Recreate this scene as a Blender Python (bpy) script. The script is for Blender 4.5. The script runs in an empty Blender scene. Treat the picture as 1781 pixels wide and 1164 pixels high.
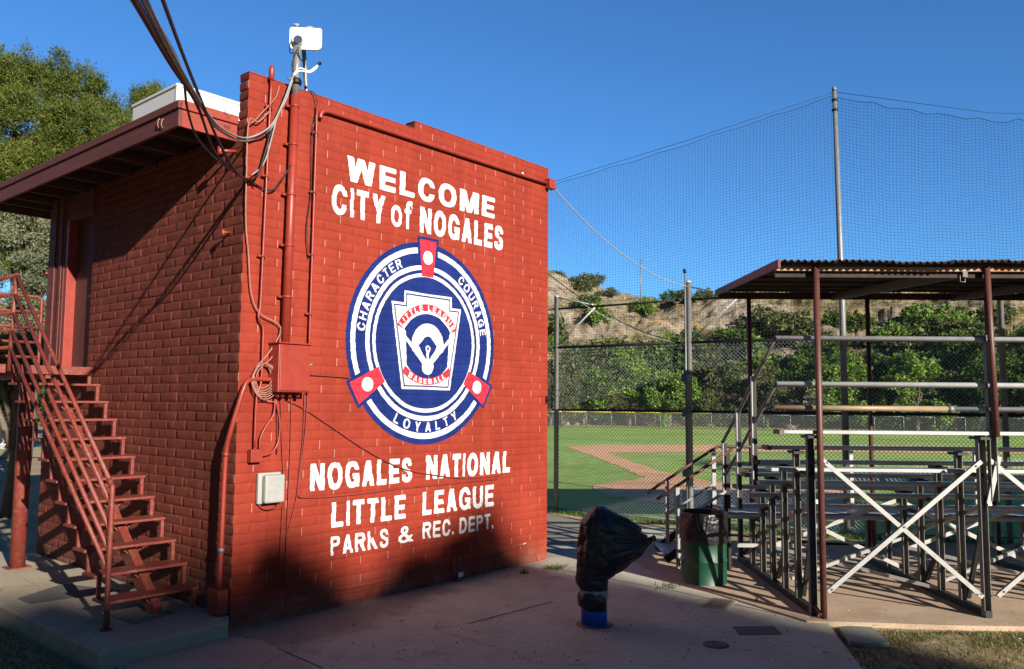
import bpy, bmesh, math, random
import numpy as np
from mathutils import Vector, Matrix

SC = bpy.context.scene
COL = SC.collection
RNG = np.random.default_rng(7)
random.seed(7)

# ------------------------------------------------------------------ camera
F, YAW, PIT, ROL = 1432.2, 0.86271, 0.083283, 0.007869      # focal length in photo pixels (1781 wide)
CAM = np.array([-4.524, -7.503, 2.25])
_f = np.array([math.sin(YAW)*math.cos(PIT), math.cos(YAW)*math.cos(PIT), math.sin(PIT)])
_r0 = np.array([math.cos(YAW), -math.sin(YAW), 0.0])
_u0 = np.cross(_r0, _f)
_r = math.cos(ROL)*_r0 + math.sin(ROL)*_u0
_u = -math.sin(ROL)*_r0 + math.cos(ROL)*_u0
cam = bpy.data.cameras.new("camera")
cam.sensor_width = 36.0
cam.lens = F/1781.0*36.0
cam.clip_start = 0.05
cam.clip_end = 3000
co = bpy.data.objects.new("camera", cam)
COL.objects.link(co)
co.matrix_world = Matrix(((_r[0], _u[0], -_f[0], CAM[0]), (_r[1], _u[1], -_f[1], CAM[1]),
                          (_r[2], _u[2], -_f[2], CAM[2]), (0, 0, 0, 1)))
SC.camera = co

# ------------------------------------------------------------------ sky, sun, exposure
SUN_EL = math.radians(19.7)
SUN_AZ = math.radians(194.5)          # clockwise from +Y, towards the sun
world = bpy.data.worlds.new("World")
SC.world = world
world.use_nodes = True
wn, wl = world.node_tree.nodes, world.node_tree.links
bg = wn["Background"]
sky = wn.new("ShaderNodeTexSky")
sky.sky_type = 'NISHITA'
sky.sun_disc = False
sky.sun_elevation = SUN_EL
sky.sun_rotation = SUN_AZ
sky.altitude = 1200
sky.air_density = 1.0
sky.dust_density = 0.15
sky.ozone_density = 3.0
tint = wn.new("ShaderNodeMixRGB")       # clear dry mountain air: a deeper blue than the sea level model
tint.blend_type = 'MULTIPLY'
tint.inputs[0].default_value = 1.0
tint.inputs[2].default_value = (0.66, 1.24, 1.74, 1)
wl.new(sky.outputs[0], tint.inputs[1])
# sky dimmed overhead and on the sun side, to lower the fill light
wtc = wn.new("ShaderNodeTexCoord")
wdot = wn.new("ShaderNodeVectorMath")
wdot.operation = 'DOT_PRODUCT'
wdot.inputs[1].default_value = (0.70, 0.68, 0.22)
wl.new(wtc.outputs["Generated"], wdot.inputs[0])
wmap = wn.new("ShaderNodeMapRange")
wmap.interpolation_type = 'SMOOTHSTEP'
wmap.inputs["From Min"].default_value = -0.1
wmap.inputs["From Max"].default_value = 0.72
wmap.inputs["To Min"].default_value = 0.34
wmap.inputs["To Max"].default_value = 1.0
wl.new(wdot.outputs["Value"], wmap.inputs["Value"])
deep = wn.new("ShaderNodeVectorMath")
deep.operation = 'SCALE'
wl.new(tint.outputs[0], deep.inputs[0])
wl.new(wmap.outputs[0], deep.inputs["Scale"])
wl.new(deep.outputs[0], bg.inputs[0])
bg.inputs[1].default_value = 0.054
sun = bpy.data.lights.new("sun", 'SUN')
sun.energy = 5.0
sun.angle = math.radians(0.53)
sun.color = (1.0, 0.93, 0.82)
so = bpy.data.objects.new("sun", sun)
COL.objects.link(so)
_sd = Vector((math.sin(SUN_AZ)*math.cos(SUN_EL), math.cos(SUN_AZ)*math.cos(SUN_EL), math.sin(SUN_EL)))
so.rotation_euler = _sd.to_track_quat('Z', 'Y').to_euler()
so.location = (-10, -30, 20)
SC.view_settings.view_transform = 'Standard'
SC.view_settings.look = 'None'
SC.view_settings.exposure = 0.90
SC.view_settings.gamma = 1.0
SC.render.engine = 'CYCLES'
SC.cycles.max_bounces = 6
SC.cycles.diffuse_bounces = 3
SC.cycles.transparent_max_bounces = 16


# ------------------------------------------------------------------ photo measurement -> world position
def ray(x, y):
    return ((x-890.5)*_r - (y-582.0)*_u)/F + _f


def onz(x, y, z=0.0):
    d = ray(x, y)
    return CAM + d*(z-CAM[2])/d[2]


def ony(x, y, Y=0.0):
    d = ray(x, y)
    return CAM + d*(Y-CAM[1])/d[1]


def onx(x, y, X=0.0):
    d = ray(x, y)
    return CAM + d*(X-CAM[0])/d[0]


def far(x, y, dist):
    d = ray(x, y)
    return CAM + d*dist/math.hypot(d[0], d[1])


# ------------------------------------------------------------------ materials
def new_mat(name):
    m = bpy.data.materials.new(name)
    m.use_nodes = True
    nt = m.node_tree
    return m, nt.nodes, nt.links, nt.nodes["Principled BSDF"]


def noise(nodes, links, scale, detail=4, rough=0.6, coord=None, stretch=None):
    n = nodes.new("ShaderNodeTexNoise")
    n.inputs["Scale"].default_value = scale
    n.inputs["Detail"].default_value = detail
    n.inputs["Roughness"].default_value = rough
    if coord is None:
        coord = nodes.new("ShaderNodeTexCoord").outputs["Object"]
    if stretch:
        mp = nodes.new("ShaderNodeMapping")
        mp.inputs["Scale"].default_value = stretch
        links.new(coord, mp.inputs[0])
        coord = mp.outputs[0]
    links.new(coord, n.inputs["Vector"])
    return n


def ramp(nodes, links, src, stops):
    r = nodes.new("ShaderNodeValToRGB")
    el = r.color_ramp.elements
    while len(el) < len(stops):
        el.new(0.5)
    for e, (p, c) in zip(el, stops):
        e.position = p
        e.color = (c[0], c[1], c[2], 1)
    links.new(src, r.inputs[0])
    return r


def mixc(nodes, links, fac, a, b, mode='MIX'):
    m = nodes.new("ShaderNodeMixRGB")
    m.blend_type = mode
    for sock, v in ((m.inputs[0], fac), (m.inputs[1], a), (m.inputs[2], b)):
        if isinstance(v, (int, float)):
            sock.default_value = v
        elif isinstance(v, tuple):
            sock.default_value = (v[0], v[1], v[2], 1)
        else:
            links.new(v, sock)
    return m.outputs[0]


def surf(name, c1, c2=None, scale=6.0, rough=0.6, metal=0.0, bump=0.0, bscale=40.0, spots=None, sscale=25.0, spot_lo=0.6, spot_hi=0.68,
         stretch=None, spec=0.5):
    """painted / weathered surface: two tones in noise patches, optional third-tone blotches, optional bump"""
    m, n, l, p = new_mat(name)
    c2 = c2 or tuple(min(1, v*1.25) for v in c1)
    nz = noise(n, l, scale, 6, 0.65, stretch=stretch)
    r = ramp(n, l, nz.outputs[0], [(0.32, c1), (0.68, c2)])
    out = r.outputs[0]
    if spots:
        s = noise(n, l, sscale, 5, 0.7)
        k = ramp(n, l, s.outputs[0], [(spot_lo, (0, 0, 0)), (spot_hi, (1, 1, 1))])
        out = mixc(n, l, k.outputs[0], out, spots)
    l.new(out, p.inputs["Base Color"])
    p.inputs["Roughness"].default_value = rough
    p.inputs["Metallic"].default_value = metal
    p.inputs["Specular IOR Level"].default_value = spec
    if bump:
        b = n.new("ShaderNodeBump")
        b.inputs["Strength"].default_value = min(1.0, bump)
        b.inputs["Distance"].default_value = 0.01
        bn = noise(n, l, bscale, 5, 0.7)
        l.new(bn.outputs[0], b.inputs["Height"])
        l.new(b.outputs[0], p.inputs["Normal"])
    return m


def leafmat(name, cols, trans=0.25, rough=0.6, pscale=0.6):
    m, n, l, p = new_mat(name)
    g = n.new("ShaderNodeNewGeometry")
    r = ramp(n, l, g.outputs["Random Per Island"], [(i/(len(cols)-1), c) for i, c in enumerate(cols)])
    nz = noise(n, l, pscale, 3, 0.5)
    k = ramp(n, l, nz.outputs[0], [(0.35, (0.72, 0.78, 0.8)), (0.65, (1.2, 1.12, 0.95))])
    c = mixc(n, l, 1.0, r.outputs[0], k.outputs[0], 'MULTIPLY')
    l.new(c, p.inputs["Base Color"])
    p.inputs["Roughness"].default_value = rough
    p.inputs["Specular IOR Level"].default_value = 0.25
    t = n.new("ShaderNodeBsdfTranslucent")
    l.new(c, t.inputs[0])
    mx = n.new("ShaderNodeMixShader")
    mx.inputs[0].default_value = trans
    l.new(p.outputs[0], mx.inputs[1])
    l.new(t.outputs[0], mx.inputs[2])
    l.new(mx.outputs[0], n["Material Output"].inputs[0])
    return m


RED = (0.40, 0.046, 0.026)
M = {}
M['brick'] = surf('red_painted_block', (0.2277, 0.02904, 0.01584), (0.2838, 0.0396, 0.02178), 3.0, 0.62, 0, 0.5, 160, (0.3036, 0.066, 0.0429), 9.0, 0.60, 0.78, spec=0.12)
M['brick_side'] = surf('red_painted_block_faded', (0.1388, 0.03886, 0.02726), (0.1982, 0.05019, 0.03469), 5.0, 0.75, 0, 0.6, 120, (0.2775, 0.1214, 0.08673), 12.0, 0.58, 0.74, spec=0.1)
M['mortar'] = surf('bare_mortar', (0.36, 0.1584, 0.1224), (0.4752, 0.3312, 0.2736), 30, 0.9)
M['mortar_red'] = surf('fresh_red_joint', (0.364, 0.07, 0.042), (0.434, 0.112, 0.07), 30, 0.8)
M['white_paint'] = surf('white_wall_paint', (0.592, 0.592, 0.584), (0.656, 0.656, 0.648), 5, 0.6, 0, 0.4, 150, (0.46, 0.24, 0.20), 30, 0.60, 0.74, spec=0.15)
M['blue_paint'] = surf('blue_wall_paint', (0.008, 0.018, 0.105), (0.012, 0.026, 0.145), 4, 0.8, 0, 0.4, 150, (0.03, 0.05, 0.17), 11, 0.62, 0.78, spec=0.08)
M['crimson_paint'] = surf('crimson_wall_paint', (0.432, 0.01584, 0.0324), (0.4896, 0.0252, 0.0432), 6, 0.6, 0, 0.4, 150, spec=0.3)
M['redmetal'] = surf('red_painted_steel', (0.2244, 0.0264, 0.01584), (0.2904, 0.03696, 0.02112), 8, 0.42, 0, 0.1, 60, (0.198, 0.0594, 0.0396), 30, 0.64, 0.72)
M['stairmetal'] = surf('dusty_red_stair_steel', (0.1525, 0.02402, 0.01525), (0.2033, 0.03465, 0.02218), 10, 0.55, 0, 0.2, 60, (0.194, 0.0924, 0.06468), 18, 0.52, 0.7)
M['wood'] = surf('brown_red_fascia_board', (0.09375, 0.024, 0.0195), (0.1425, 0.0345, 0.027), 6, 0.7, 0, 0.5, 40, (0.195, 0.09, 0.0675), 7, 0.62, 0.74, (1, 0.15, 3))
M['woodend'] = surf('red_weathered_board', (0.224, 0.0315, 0.0182), (0.294, 0.0434, 0.0252), 5, 0.75, 0, 1.0, 30, (0.07, 0.014, 0.0112), 9, 0.60, 0.68, (0.4, 1, 6))
M['soffit'] = surf('dark_soffit_board', (0.0245, 0.0126, 0.0112), (0.042, 0.0196, 0.0168), 5, 0.9)
M['rafter'] = surf('dull_brown_rafter', (0.0675, 0.03375, 0.02775), (0.0975, 0.045, 0.0375), 6, 0.85)
M['doorwood'] = surf('brown_red_door', (0.0825, 0.0255, 0.021), (0.105, 0.0315, 0.02475), 3, 0.6, 0, 0.2, 30)
M['whitemetal'] = surf('white_sheet_metal', (0.6232, 0.6232, 0.5986), (0.6724, 0.6724, 0.656), 2, 0.5, 0, 0, 40, (0.492, 0.4674, 0.41), 7, 0.66, 0.8)
M['plastic_white'] = surf('white_plastic', (0.612, 0.6205, 0.612), (0.68, 0.68, 0.6715), 2, 0.4)
M['plastic_grey'] = surf('pale_grey_plastic', (0.2805, 0.2805, 0.2614), (0.3443, 0.3443, 0.3187), 5, 0.5, 0, 0, 40, (0.204, 0.1913, 0.1721), 14, 0.62, 0.74)
M['black'] = surf('black_cable_rubber', (0.005, 0.005, 0.006), (0.010, 0.010, 0.011), 8, 0.5, spec=0.3)
M['greycable'] = surf('grey_cable_sheath', (0.225, 0.225, 0.2175), (0.315, 0.315, 0.3), 8, 0.55)
M['tancable'] = surf('dusty_tan_cable', (0.2592, 0.108, 0.072), (0.3456, 0.1728, 0.1296), 8, 0.7)
M['redcable'] = surf('red_painted_cable', (0.168, 0.0245, 0.0175), (0.238, 0.035, 0.0245), 8, 0.6)
M['steel'] = surf('galvanised_steel', (0.16, 0.16, 0.165), (0.23, 0.23, 0.235), 14, 0.45, 0.25, 0.1, 60)
M['post_steel'] = surf('pale_galvanised_post', (0.34, 0.34, 0.335), (0.46, 0.46, 0.45), 12, 0.45, 0.2, 0.1, 60)
M['rail_white'] = surf('white_worn_rail', (0.50, 0.50, 0.48), (0.62, 0.62, 0.60), 6, 0.45, 0.1, 0.05, 60, (0.36, 0.35, 0.33), 20, 0.64, 0.74)
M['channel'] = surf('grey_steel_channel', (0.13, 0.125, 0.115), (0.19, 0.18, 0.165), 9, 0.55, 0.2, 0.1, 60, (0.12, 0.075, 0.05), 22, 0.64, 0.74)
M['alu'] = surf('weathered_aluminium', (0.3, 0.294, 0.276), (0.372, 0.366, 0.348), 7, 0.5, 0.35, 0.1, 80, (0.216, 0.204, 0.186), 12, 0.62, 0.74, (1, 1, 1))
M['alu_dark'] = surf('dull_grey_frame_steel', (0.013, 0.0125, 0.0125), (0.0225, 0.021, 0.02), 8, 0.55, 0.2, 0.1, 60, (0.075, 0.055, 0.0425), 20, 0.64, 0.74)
M['brownpipe'] = surf('brown_painted_pipe', (0.0756, 0.02592, 0.02016), (0.108, 0.03744, 0.0288), 9, 0.5, 0, 0.1, 60, (0.144, 0.0648, 0.0396), 22, 0.6, 0.72)
M['tanpipe'] = surf('tan_worn_pipe', (0.2592, 0.18, 0.108), (0.3168, 0.2304, 0.144), 8, 0.5, 0.1)
M['rust'] = surf('rusty_corrugated_sheet', (0.027, 0.01768, 0.0144), (0.06, 0.034, 0.02448), 4, 0.8, 0.2, 0.4, 40, (0.102, 0.0578, 0.036), 8, 0.6, 0.74)
M['rustbeam'] = surf('rusty_orange_beam', (0.216, 0.09, 0.0405), (0.468, 0.378, 0.27), 2.2, 0.8, 0, 0.4, 40, (0.378, 0.144, 0.045), 5, 0.52, 0.62)
M['fascia_rust'] = surf('rust_red_roof_edge', (0.15, 0.04125, 0.027), (0.21, 0.06375, 0.039), 5, 0.7, 0, 0.3, 30)
M['green'] = surf('green_enamel', (0.002976, 0.04216, 0.01984), (0.004464, 0.05704, 0.02728), 4, 0.5, 0, 0.08, 30, (0.00992, 0.02232, 0.01389), 16, 0.66, 0.72)
M['bluepipe'] = surf('bright_blue_enamel', (0.010, 0.085, 0.52), (0.014, 0.11, 0.62), 4, 0.45)
M['tape'] = surf('silver_duct_tape', (0.20, 0.22, 0.27), (0.30, 0.32, 0.37), 20, 0.4, 0.3, 0.3, 60)
M['yellow'] = surf('yellow_fence_cap', (0.6, 0.4, 0.024), (0.656, 0.464, 0.04), 1, 0.6)
M['netcord'] = surf('black_net_cord', (0.018, 0.02, 0.024), (0.03, 0.032, 0.036), 5, 0.8)
M['chain'] = surf('galvanised_wire', (0.27, 0.279, 0.279), (0.378, 0.387, 0.378), 3, 0.5, 0.5)
M['bark'] = surf('grey_brown_bark', (0.09, 0.065, 0.05), (0.16, 0.12, 0.09), 6, 0.9, 0, 1.0, 14)
M['lidiron'] = surf('rusty_iron_lid', (0.12, 0.085, 0.065), (0.19, 0.14, 0.11), 20, 0.7, 0.3, 0.6, 60)
M['patch'] = surf('dark_patched_concrete', (0.1035, 0.0945, 0.09), (0.135, 0.1215, 0.1125), 12, 0.9, 0, 0.5, 120)
M['slabstone'] = surf('greenish_concrete_cover', (0.204, 0.221, 0.1785), (0.2635, 0.2805, 0.238), 9, 0.9, 0, 0.5, 90)


def weather(m, lo=0.80, hi=1.08, dust=(0.30, 0.17, 0.12), ztop=0.34):
    """rain streaks and sun fading on the paint, and dust splashed up the wall foot"""
    n, l = m.node_tree.nodes, m.node_tree.links
    p = n["Principled BSDF"]
    src = p.inputs["Base Color"].links[0].from_socket
    g = n.new("ShaderNodeNewGeometry").outputs["Position"]
    st = noise(n, l, 1.0, 6, 0.65, g, (5.0, 5.0, 0.35))
    fd = noise(n, l, 0.7, 4, 0.6, g)
    k = ramp(n, l, mixc(n, l, 0.5, st.outputs[0], fd.outputs[0]), [(0.36, (lo, lo, lo)), (0.62, (hi, hi, hi))])
    c = mixc(n, l, 1.0, src, k.outputs[0], 'MULTIPLY')
    sx = n.new("ShaderNodeSeparateXYZ")
    l.new(g, sx.inputs[0])
    mr = n.new("ShaderNodeMapRange")
    mr.inputs["From Min"].default_value = -0.1
    mr.inputs["From Max"].default_value = ztop
    mr.inputs["To Min"].default_value = 0.75
    mr.inputs["To Max"].default_value = 0.0
    l.new(sx.outputs["Z"], mr.inputs["Value"])
    dn = ramp(n, l, noise(n, l, 4.0, 6, 0.7, g).outputs[0], [(0.38, (0.15, 0.15, 0.15)), (0.62, (1, 1, 1))])
    f = n.new("ShaderNodeMath")
    f.operation = 'MULTIPLY'
    l.new(mr.outputs[0], f.inputs[0])
    l.new(dn.outputs[0], f.inputs[1])
    c = mixc(n, l, f.outputs[0], c, dust)
    chip = ramp(n, l, noise(n, l, 22, 3, 0.8, g).outputs[0], [(0.70, (0, 0, 0)), (0.73, (0.8, 0.8, 0.8))])
    c = mixc(n, l, chip.outputs[0], c, (0.33, 0.13, 0.095))
    l.new(c, p.inputs["Base Color"])


weather(M['brick'])
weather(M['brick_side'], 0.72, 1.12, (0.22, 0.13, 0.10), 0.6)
weather(M['white_paint'], 0.90, 1.03)
weather(M['blue_paint'], 0.82, 1.2)


def bagmat():
    m, n, l, p = new_mat('black_bin_liner')
    p.inputs["Base Color"].default_value = (0.012, 0.012, 0.014, 1)
    p.inputs["Roughness"].default_value = 0.30
    p.inputs["Specular IOR Level"].default_value = 0.5
    b = n.new("ShaderNodeBump")
    b.inputs["Strength"].default_value = 0.8
    b.inputs["Distance"].default_value = 0.02
    nz = noise(n, l, 9, 3, 0.5)
    nz.inputs["Distortion"].default_value = 1.2
    l.new(nz.outputs[0], b.inputs["Height"])
    l.new(b.outputs[0], p.inputs["Normal"])
    return m


M['bag'] = bagmat()


def concrete(name, a, b, stain, sc=0.6):
    m, n, l, p = new_mat(name)
    g = n.new("ShaderNodeNewGeometry").outputs["Position"]
    n1 = noise(n, l, sc, 6, 0.6, g)
    n2 = noise(n, l, 30, 4, 0.7, g)
    n3 = noise(n, l, 1.3, 5, 0.7, g)
    c = ramp(n, l, n1.outputs[0], [(0.3, a), (0.7, b)]).outputs[0]
    c = mixc(n, l, ramp(n, l, n3.outputs[0], [(0.48, (0, 0, 0)), (0.75, (0.75, 0.75, 0.75))]).outputs[0], c, stain)
    c = mixc(n, l, 1.0, c, ramp(n, l, n2.outputs[0], [(0.3, (0.82, 0.82, 0.82)), (0.7, (1.12, 1.12, 1.12))]).outputs[0], 'MULTIPLY')
    v = n.new("ShaderNodeTexVoronoi")
    v.inputs["Scale"].default_value = 5.0
    l.new(g, v.inputs["Vector"])
    sp = ramp(n, l, v.outputs["Distance"], [(0.05, (1, 1, 1)), (0.09, (0, 0, 0))])
    gate = ramp(n, l, noise(n, l, 2.2, 2, 0.5, g).outputs[0], [(0.52, (0, 0, 0)), (0.58, (1, 1, 1))])
    spg = mixc(n, l, 1.0, sp.outputs[0], gate.outputs[0], 'MULTIPLY')
    c = mixc(n, l, spg, c, (0.07, 0.055, 0.045))
    # hairline cracks
    v2 = n.new("ShaderNodeTexVoronoi")
    v2.feature = 'DISTANCE_TO_EDGE'
    v2.inputs["Scale"].default_value = 0.42
    wob = noise(n, l, 3.0, 4, 0.6, g)
    add = n.new("ShaderNodeMixRGB")
    add.blend_type = 'ADD'
    add.inputs[0].default_value = 0.35
    l.new(g, add.inputs[1])
    l.new(wob.outputs["Color"], add.inputs[2])
    l.new(add.outputs[0], v2.inputs["Vector"])
    ck = ramp(n, l, v2.outputs["Distance"], [(0.0015, (0.4, 0.4, 0.4)), (0.0045, (0, 0, 0))])
    c = mixc(n, l, ck.outputs[0], c, (0.09, 0.07, 0.06))
    l.new(c, p.inputs["Base Color"])
    p.inputs["Roughness"].default_value = 0.9
    p.inputs["Specular IOR Level"].default_value = 0.25
    bp = n.new("ShaderNodeBump")
    bp.inputs["Strength"].default_value = 0.35
    bp.inputs["Distance"].default_value = 0.01
    l.new(noise(n, l, 60, 5, 0.7, g).outputs[0], bp.inputs["Height"])
    l.new(bp.outputs[0], p.inputs["Normal"])
    return m


M['plaza'] = concrete('pinkish_concrete', (0.43, 0.405, 0.315), (0.52, 0.485, 0.375), (0.265, 0.245, 0.19))
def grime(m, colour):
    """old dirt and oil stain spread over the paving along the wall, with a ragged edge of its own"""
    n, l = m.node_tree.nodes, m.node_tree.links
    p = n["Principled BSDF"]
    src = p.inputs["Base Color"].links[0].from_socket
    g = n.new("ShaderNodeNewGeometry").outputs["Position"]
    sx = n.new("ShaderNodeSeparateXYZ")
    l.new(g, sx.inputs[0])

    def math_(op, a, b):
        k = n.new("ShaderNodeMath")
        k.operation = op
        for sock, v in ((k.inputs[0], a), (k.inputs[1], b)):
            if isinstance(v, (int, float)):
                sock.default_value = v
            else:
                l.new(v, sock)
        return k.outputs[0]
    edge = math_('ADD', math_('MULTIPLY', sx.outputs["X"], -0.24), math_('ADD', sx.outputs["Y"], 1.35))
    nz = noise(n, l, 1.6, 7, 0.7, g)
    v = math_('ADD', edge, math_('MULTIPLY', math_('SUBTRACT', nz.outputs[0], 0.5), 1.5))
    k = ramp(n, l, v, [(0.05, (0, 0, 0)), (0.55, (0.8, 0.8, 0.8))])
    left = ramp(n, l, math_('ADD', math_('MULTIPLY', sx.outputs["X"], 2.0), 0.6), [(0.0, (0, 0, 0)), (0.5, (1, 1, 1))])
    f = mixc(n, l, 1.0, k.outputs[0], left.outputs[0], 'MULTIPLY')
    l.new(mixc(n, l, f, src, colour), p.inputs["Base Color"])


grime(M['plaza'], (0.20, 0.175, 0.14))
M['pad'] = concrete('tan_concrete_pad', (0.3696, 0.3108, 0.2226), (0.4368, 0.3696, 0.2688), (0.252, 0.2058, 0.1428))
M['slab'] = concrete('dusty_brown_concrete', (0.3901, 0.2833, 0.195), (0.4644, 0.3483, 0.2461), (0.2601, 0.1765, 0.1161))


def groundmat(name, stops, s1, s2, bump=0.6, bs=25):
    m, n, l, p = new_mat(name)
    g = n.new("ShaderNodeNewGeometry").outputs["Position"]
    a = noise(n, l, s1, 8, 0.7, g)
    b = noise(n, l, s2, 6, 0.75, g)
    mx = mixc(n, l, 0.5, a.outputs[0], b.outputs[0])
    c = ramp(n, l, mx, stops)
    l.new(c.outputs[0], p.inputs["Base Color"])
    p.inputs["Roughness"].default_value = 0.95
    p.inputs["Specular IOR Level"].default_value = 0.15
    bp = n.new("ShaderNodeBump")
    bp.inputs["Strength"].default_value = bump
    bp.inputs["Distance"].default_value = 0.03
    l.new(noise(n, l, bs, 6, 0.75, g).outputs[0], bp.inputs["Height"])
    l.new(bp.outputs[0], p.inputs["Normal"])
    return m


M['dirt'] = groundmat('dry_dirt', [(0.30, (0.153, 0.108, 0.0675)), (0.45, (0.306, 0.225, 0.1395)), (0.58, (0.396, 0.306, 0.198)), (0.72, (0.261, 0.234, 0.117))], 0.8, 14)
M['turf'] = groundmat('mown_grass', [(0.36, (0.164, 0.27, 0.05525)), (0.47, (0.2706, 0.4, 0.0935)), (0.56, (0.3526, 0.47, 0.136)), (0.68, (0.4264, 0.5, 0.187))], 0.14, 1.6, 0.35, 8)
M['clay'] = groundmat('infield_clay', [(0.30, (0.55, 0.28, 0.1475)), (0.5, (0.7425, 0.42, 0.2372)), (0.7, (0.8525, 0.532, 0.3206))], 0.5, 5, 0.4, 14)
M['drygrass'] = groundmat('dry_yellow_grass', [(0.30, (0.1804, 0.164, 0.0574)), (0.5, (0.3772, 0.3116, 0.164)), (0.7, (0.4756, 0.4018, 0.246))], 0.3, 3, 0.8, 10)


def hillmat():
    m, n, l, p = new_mat('rocky_hillside')
    g = n.new("ShaderNodeNewGeometry").outputs["Position"]
    a = noise(n, l, 0.07, 8, 0.65, g)
    b = noise(n, l, 0.55, 9, 0.8, g)
    mp = n.new("ShaderNodeMapping")
    mp.inputs["Scale"].default_value = (1, 1, 1.25)
    l.new(g, mp.inputs[0])
    r = noise(n, l, 0.5, 10, 0.85, mp.outputs[0])
    rock = ramp(n, l, r.outputs[0], [(0.36, (0.085, 0.06, 0.045)), (0.44, (0.26, 0.20, 0.145)), (0.54, (0.44, 0.36, 0.275)), (0.68, (0.56, 0.48, 0.385))]).outputs[0]
    scrub = ramp(n, l, b.outputs[0], [(0.36, (0.055, 0.065, 0.022)), (0.46, (0.16, 0.14, 0.06)), (0.56, (0.32, 0.25, 0.125)), (0.70, (0.40, 0.32, 0.18))]).outputs[0]
    k = ramp(n, l, mixc(n, l, 0.35, a.outputs[0], b.outputs[0]), [(0.46, (0, 0, 0)), (0.54, (1, 1, 1))])
    c = mixc(n, l, k.outputs[0], scrub, rock)
    o = ramp(n, l, noise(n, l, 0.16, 5, 0.6, g).outputs[0], [(0.60, (0, 0, 0)), (0.68, (0.7, 0.7, 0.7))])
    c = mixc(n, l, o.outputs[0], c, (0.55, 0.37, 0.14))
    l.new(c, p.inputs["Base Color"])
    p.inputs["Roughness"].default_value = 0.95
    p.inputs["Specular IOR Level"].default_value = 0.1
    bp = n.new("ShaderNodeBump")
    bp.inputs["Strength"].default_value = 0.9
    bp.inputs["Distance"].default_value = 1.0
    l.new(b.outputs[0], bp.inputs["Height"])
    l.new(bp.outputs[0], p.inputs["Normal"])
    return m


M['hill'] = hillmat()
M['leaf_juniper'] = leafmat('juniper_needles', [(0.0368, 0.06102, 0.008237), (0.06692, 0.1005, 0.01373), (0.1004, 0.1364, 0.02059), (0.1405, 0.1795, 0.03089), (0.1739, 0.1364, 0.04805)])
M['leaf_cedar'] = leafmat('grey_green_needles', [(0.0825, 0.1013, 0.06375), (0.135, 0.1575, 0.09375), (0.195, 0.2175, 0.135), (0.27, 0.2775, 0.1875)])
M['leaf_walnut'] = leafmat('broad_green_leaves', [(0.02349, 0.05166, 0.009392), (0.05166, 0.1034, 0.01691), (0.09392, 0.1643, 0.0263), (0.1503, 0.2348, 0.04226)], 0.3)
M['leaf_bright'] = leafmat('light_green_leaves', [(0.07735, 0.1381, 0.0221), (0.1326, 0.2321, 0.03536), (0.1989, 0.3205, 0.05304), (0.2762, 0.3978, 0.07735)], 0.3)
M['leaf_scrub'] = leafmat('desert_shrub_leaves', [(0.0459, 0.05967, 0.02203), (0.08262, 0.1028, 0.03488), (0.124, 0.1516, 0.05324), (0.1744, 0.1973, 0.07803)])
M['leaf_weed'] = leafmat('weed_blades', [(0.045, 0.09, 0.018), (0.081, 0.144, 0.027), (0.126, 0.18, 0.045)])
M['leaf_straw'] = leafmat('straw_and_grass_blades', [(0.27, 0.216, 0.108), (0.198, 0.162, 0.072), (0.09, 0.126, 0.027), (0.342, 0.288, 0.162), (0.117, 0.162, 0.0405)])


# ------------------------------------------------------------------ object helpers
def tag(o, label=None, cat=None, group=None, kind=None):
    if label:
        o['label'] = label
    if cat:
        o['category'] = cat
    if group:
        o['group'] = group
    if kind:
        o['kind'] = kind
    return o


def thing(name, label, cat, loc=(0, 0, 0), group=None):
    o = bpy.data.objects.new(name, None)
    o.empty_display_size = 0.2
    COL.objects.link(o)
    o.location = loc
    return tag(o, label, cat, group)


def root_loc(o):
    v = Vector((0, 0, 0))
    while o is not None:
        v += Vector(o.location)
        o = o.parent
    return v


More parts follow.
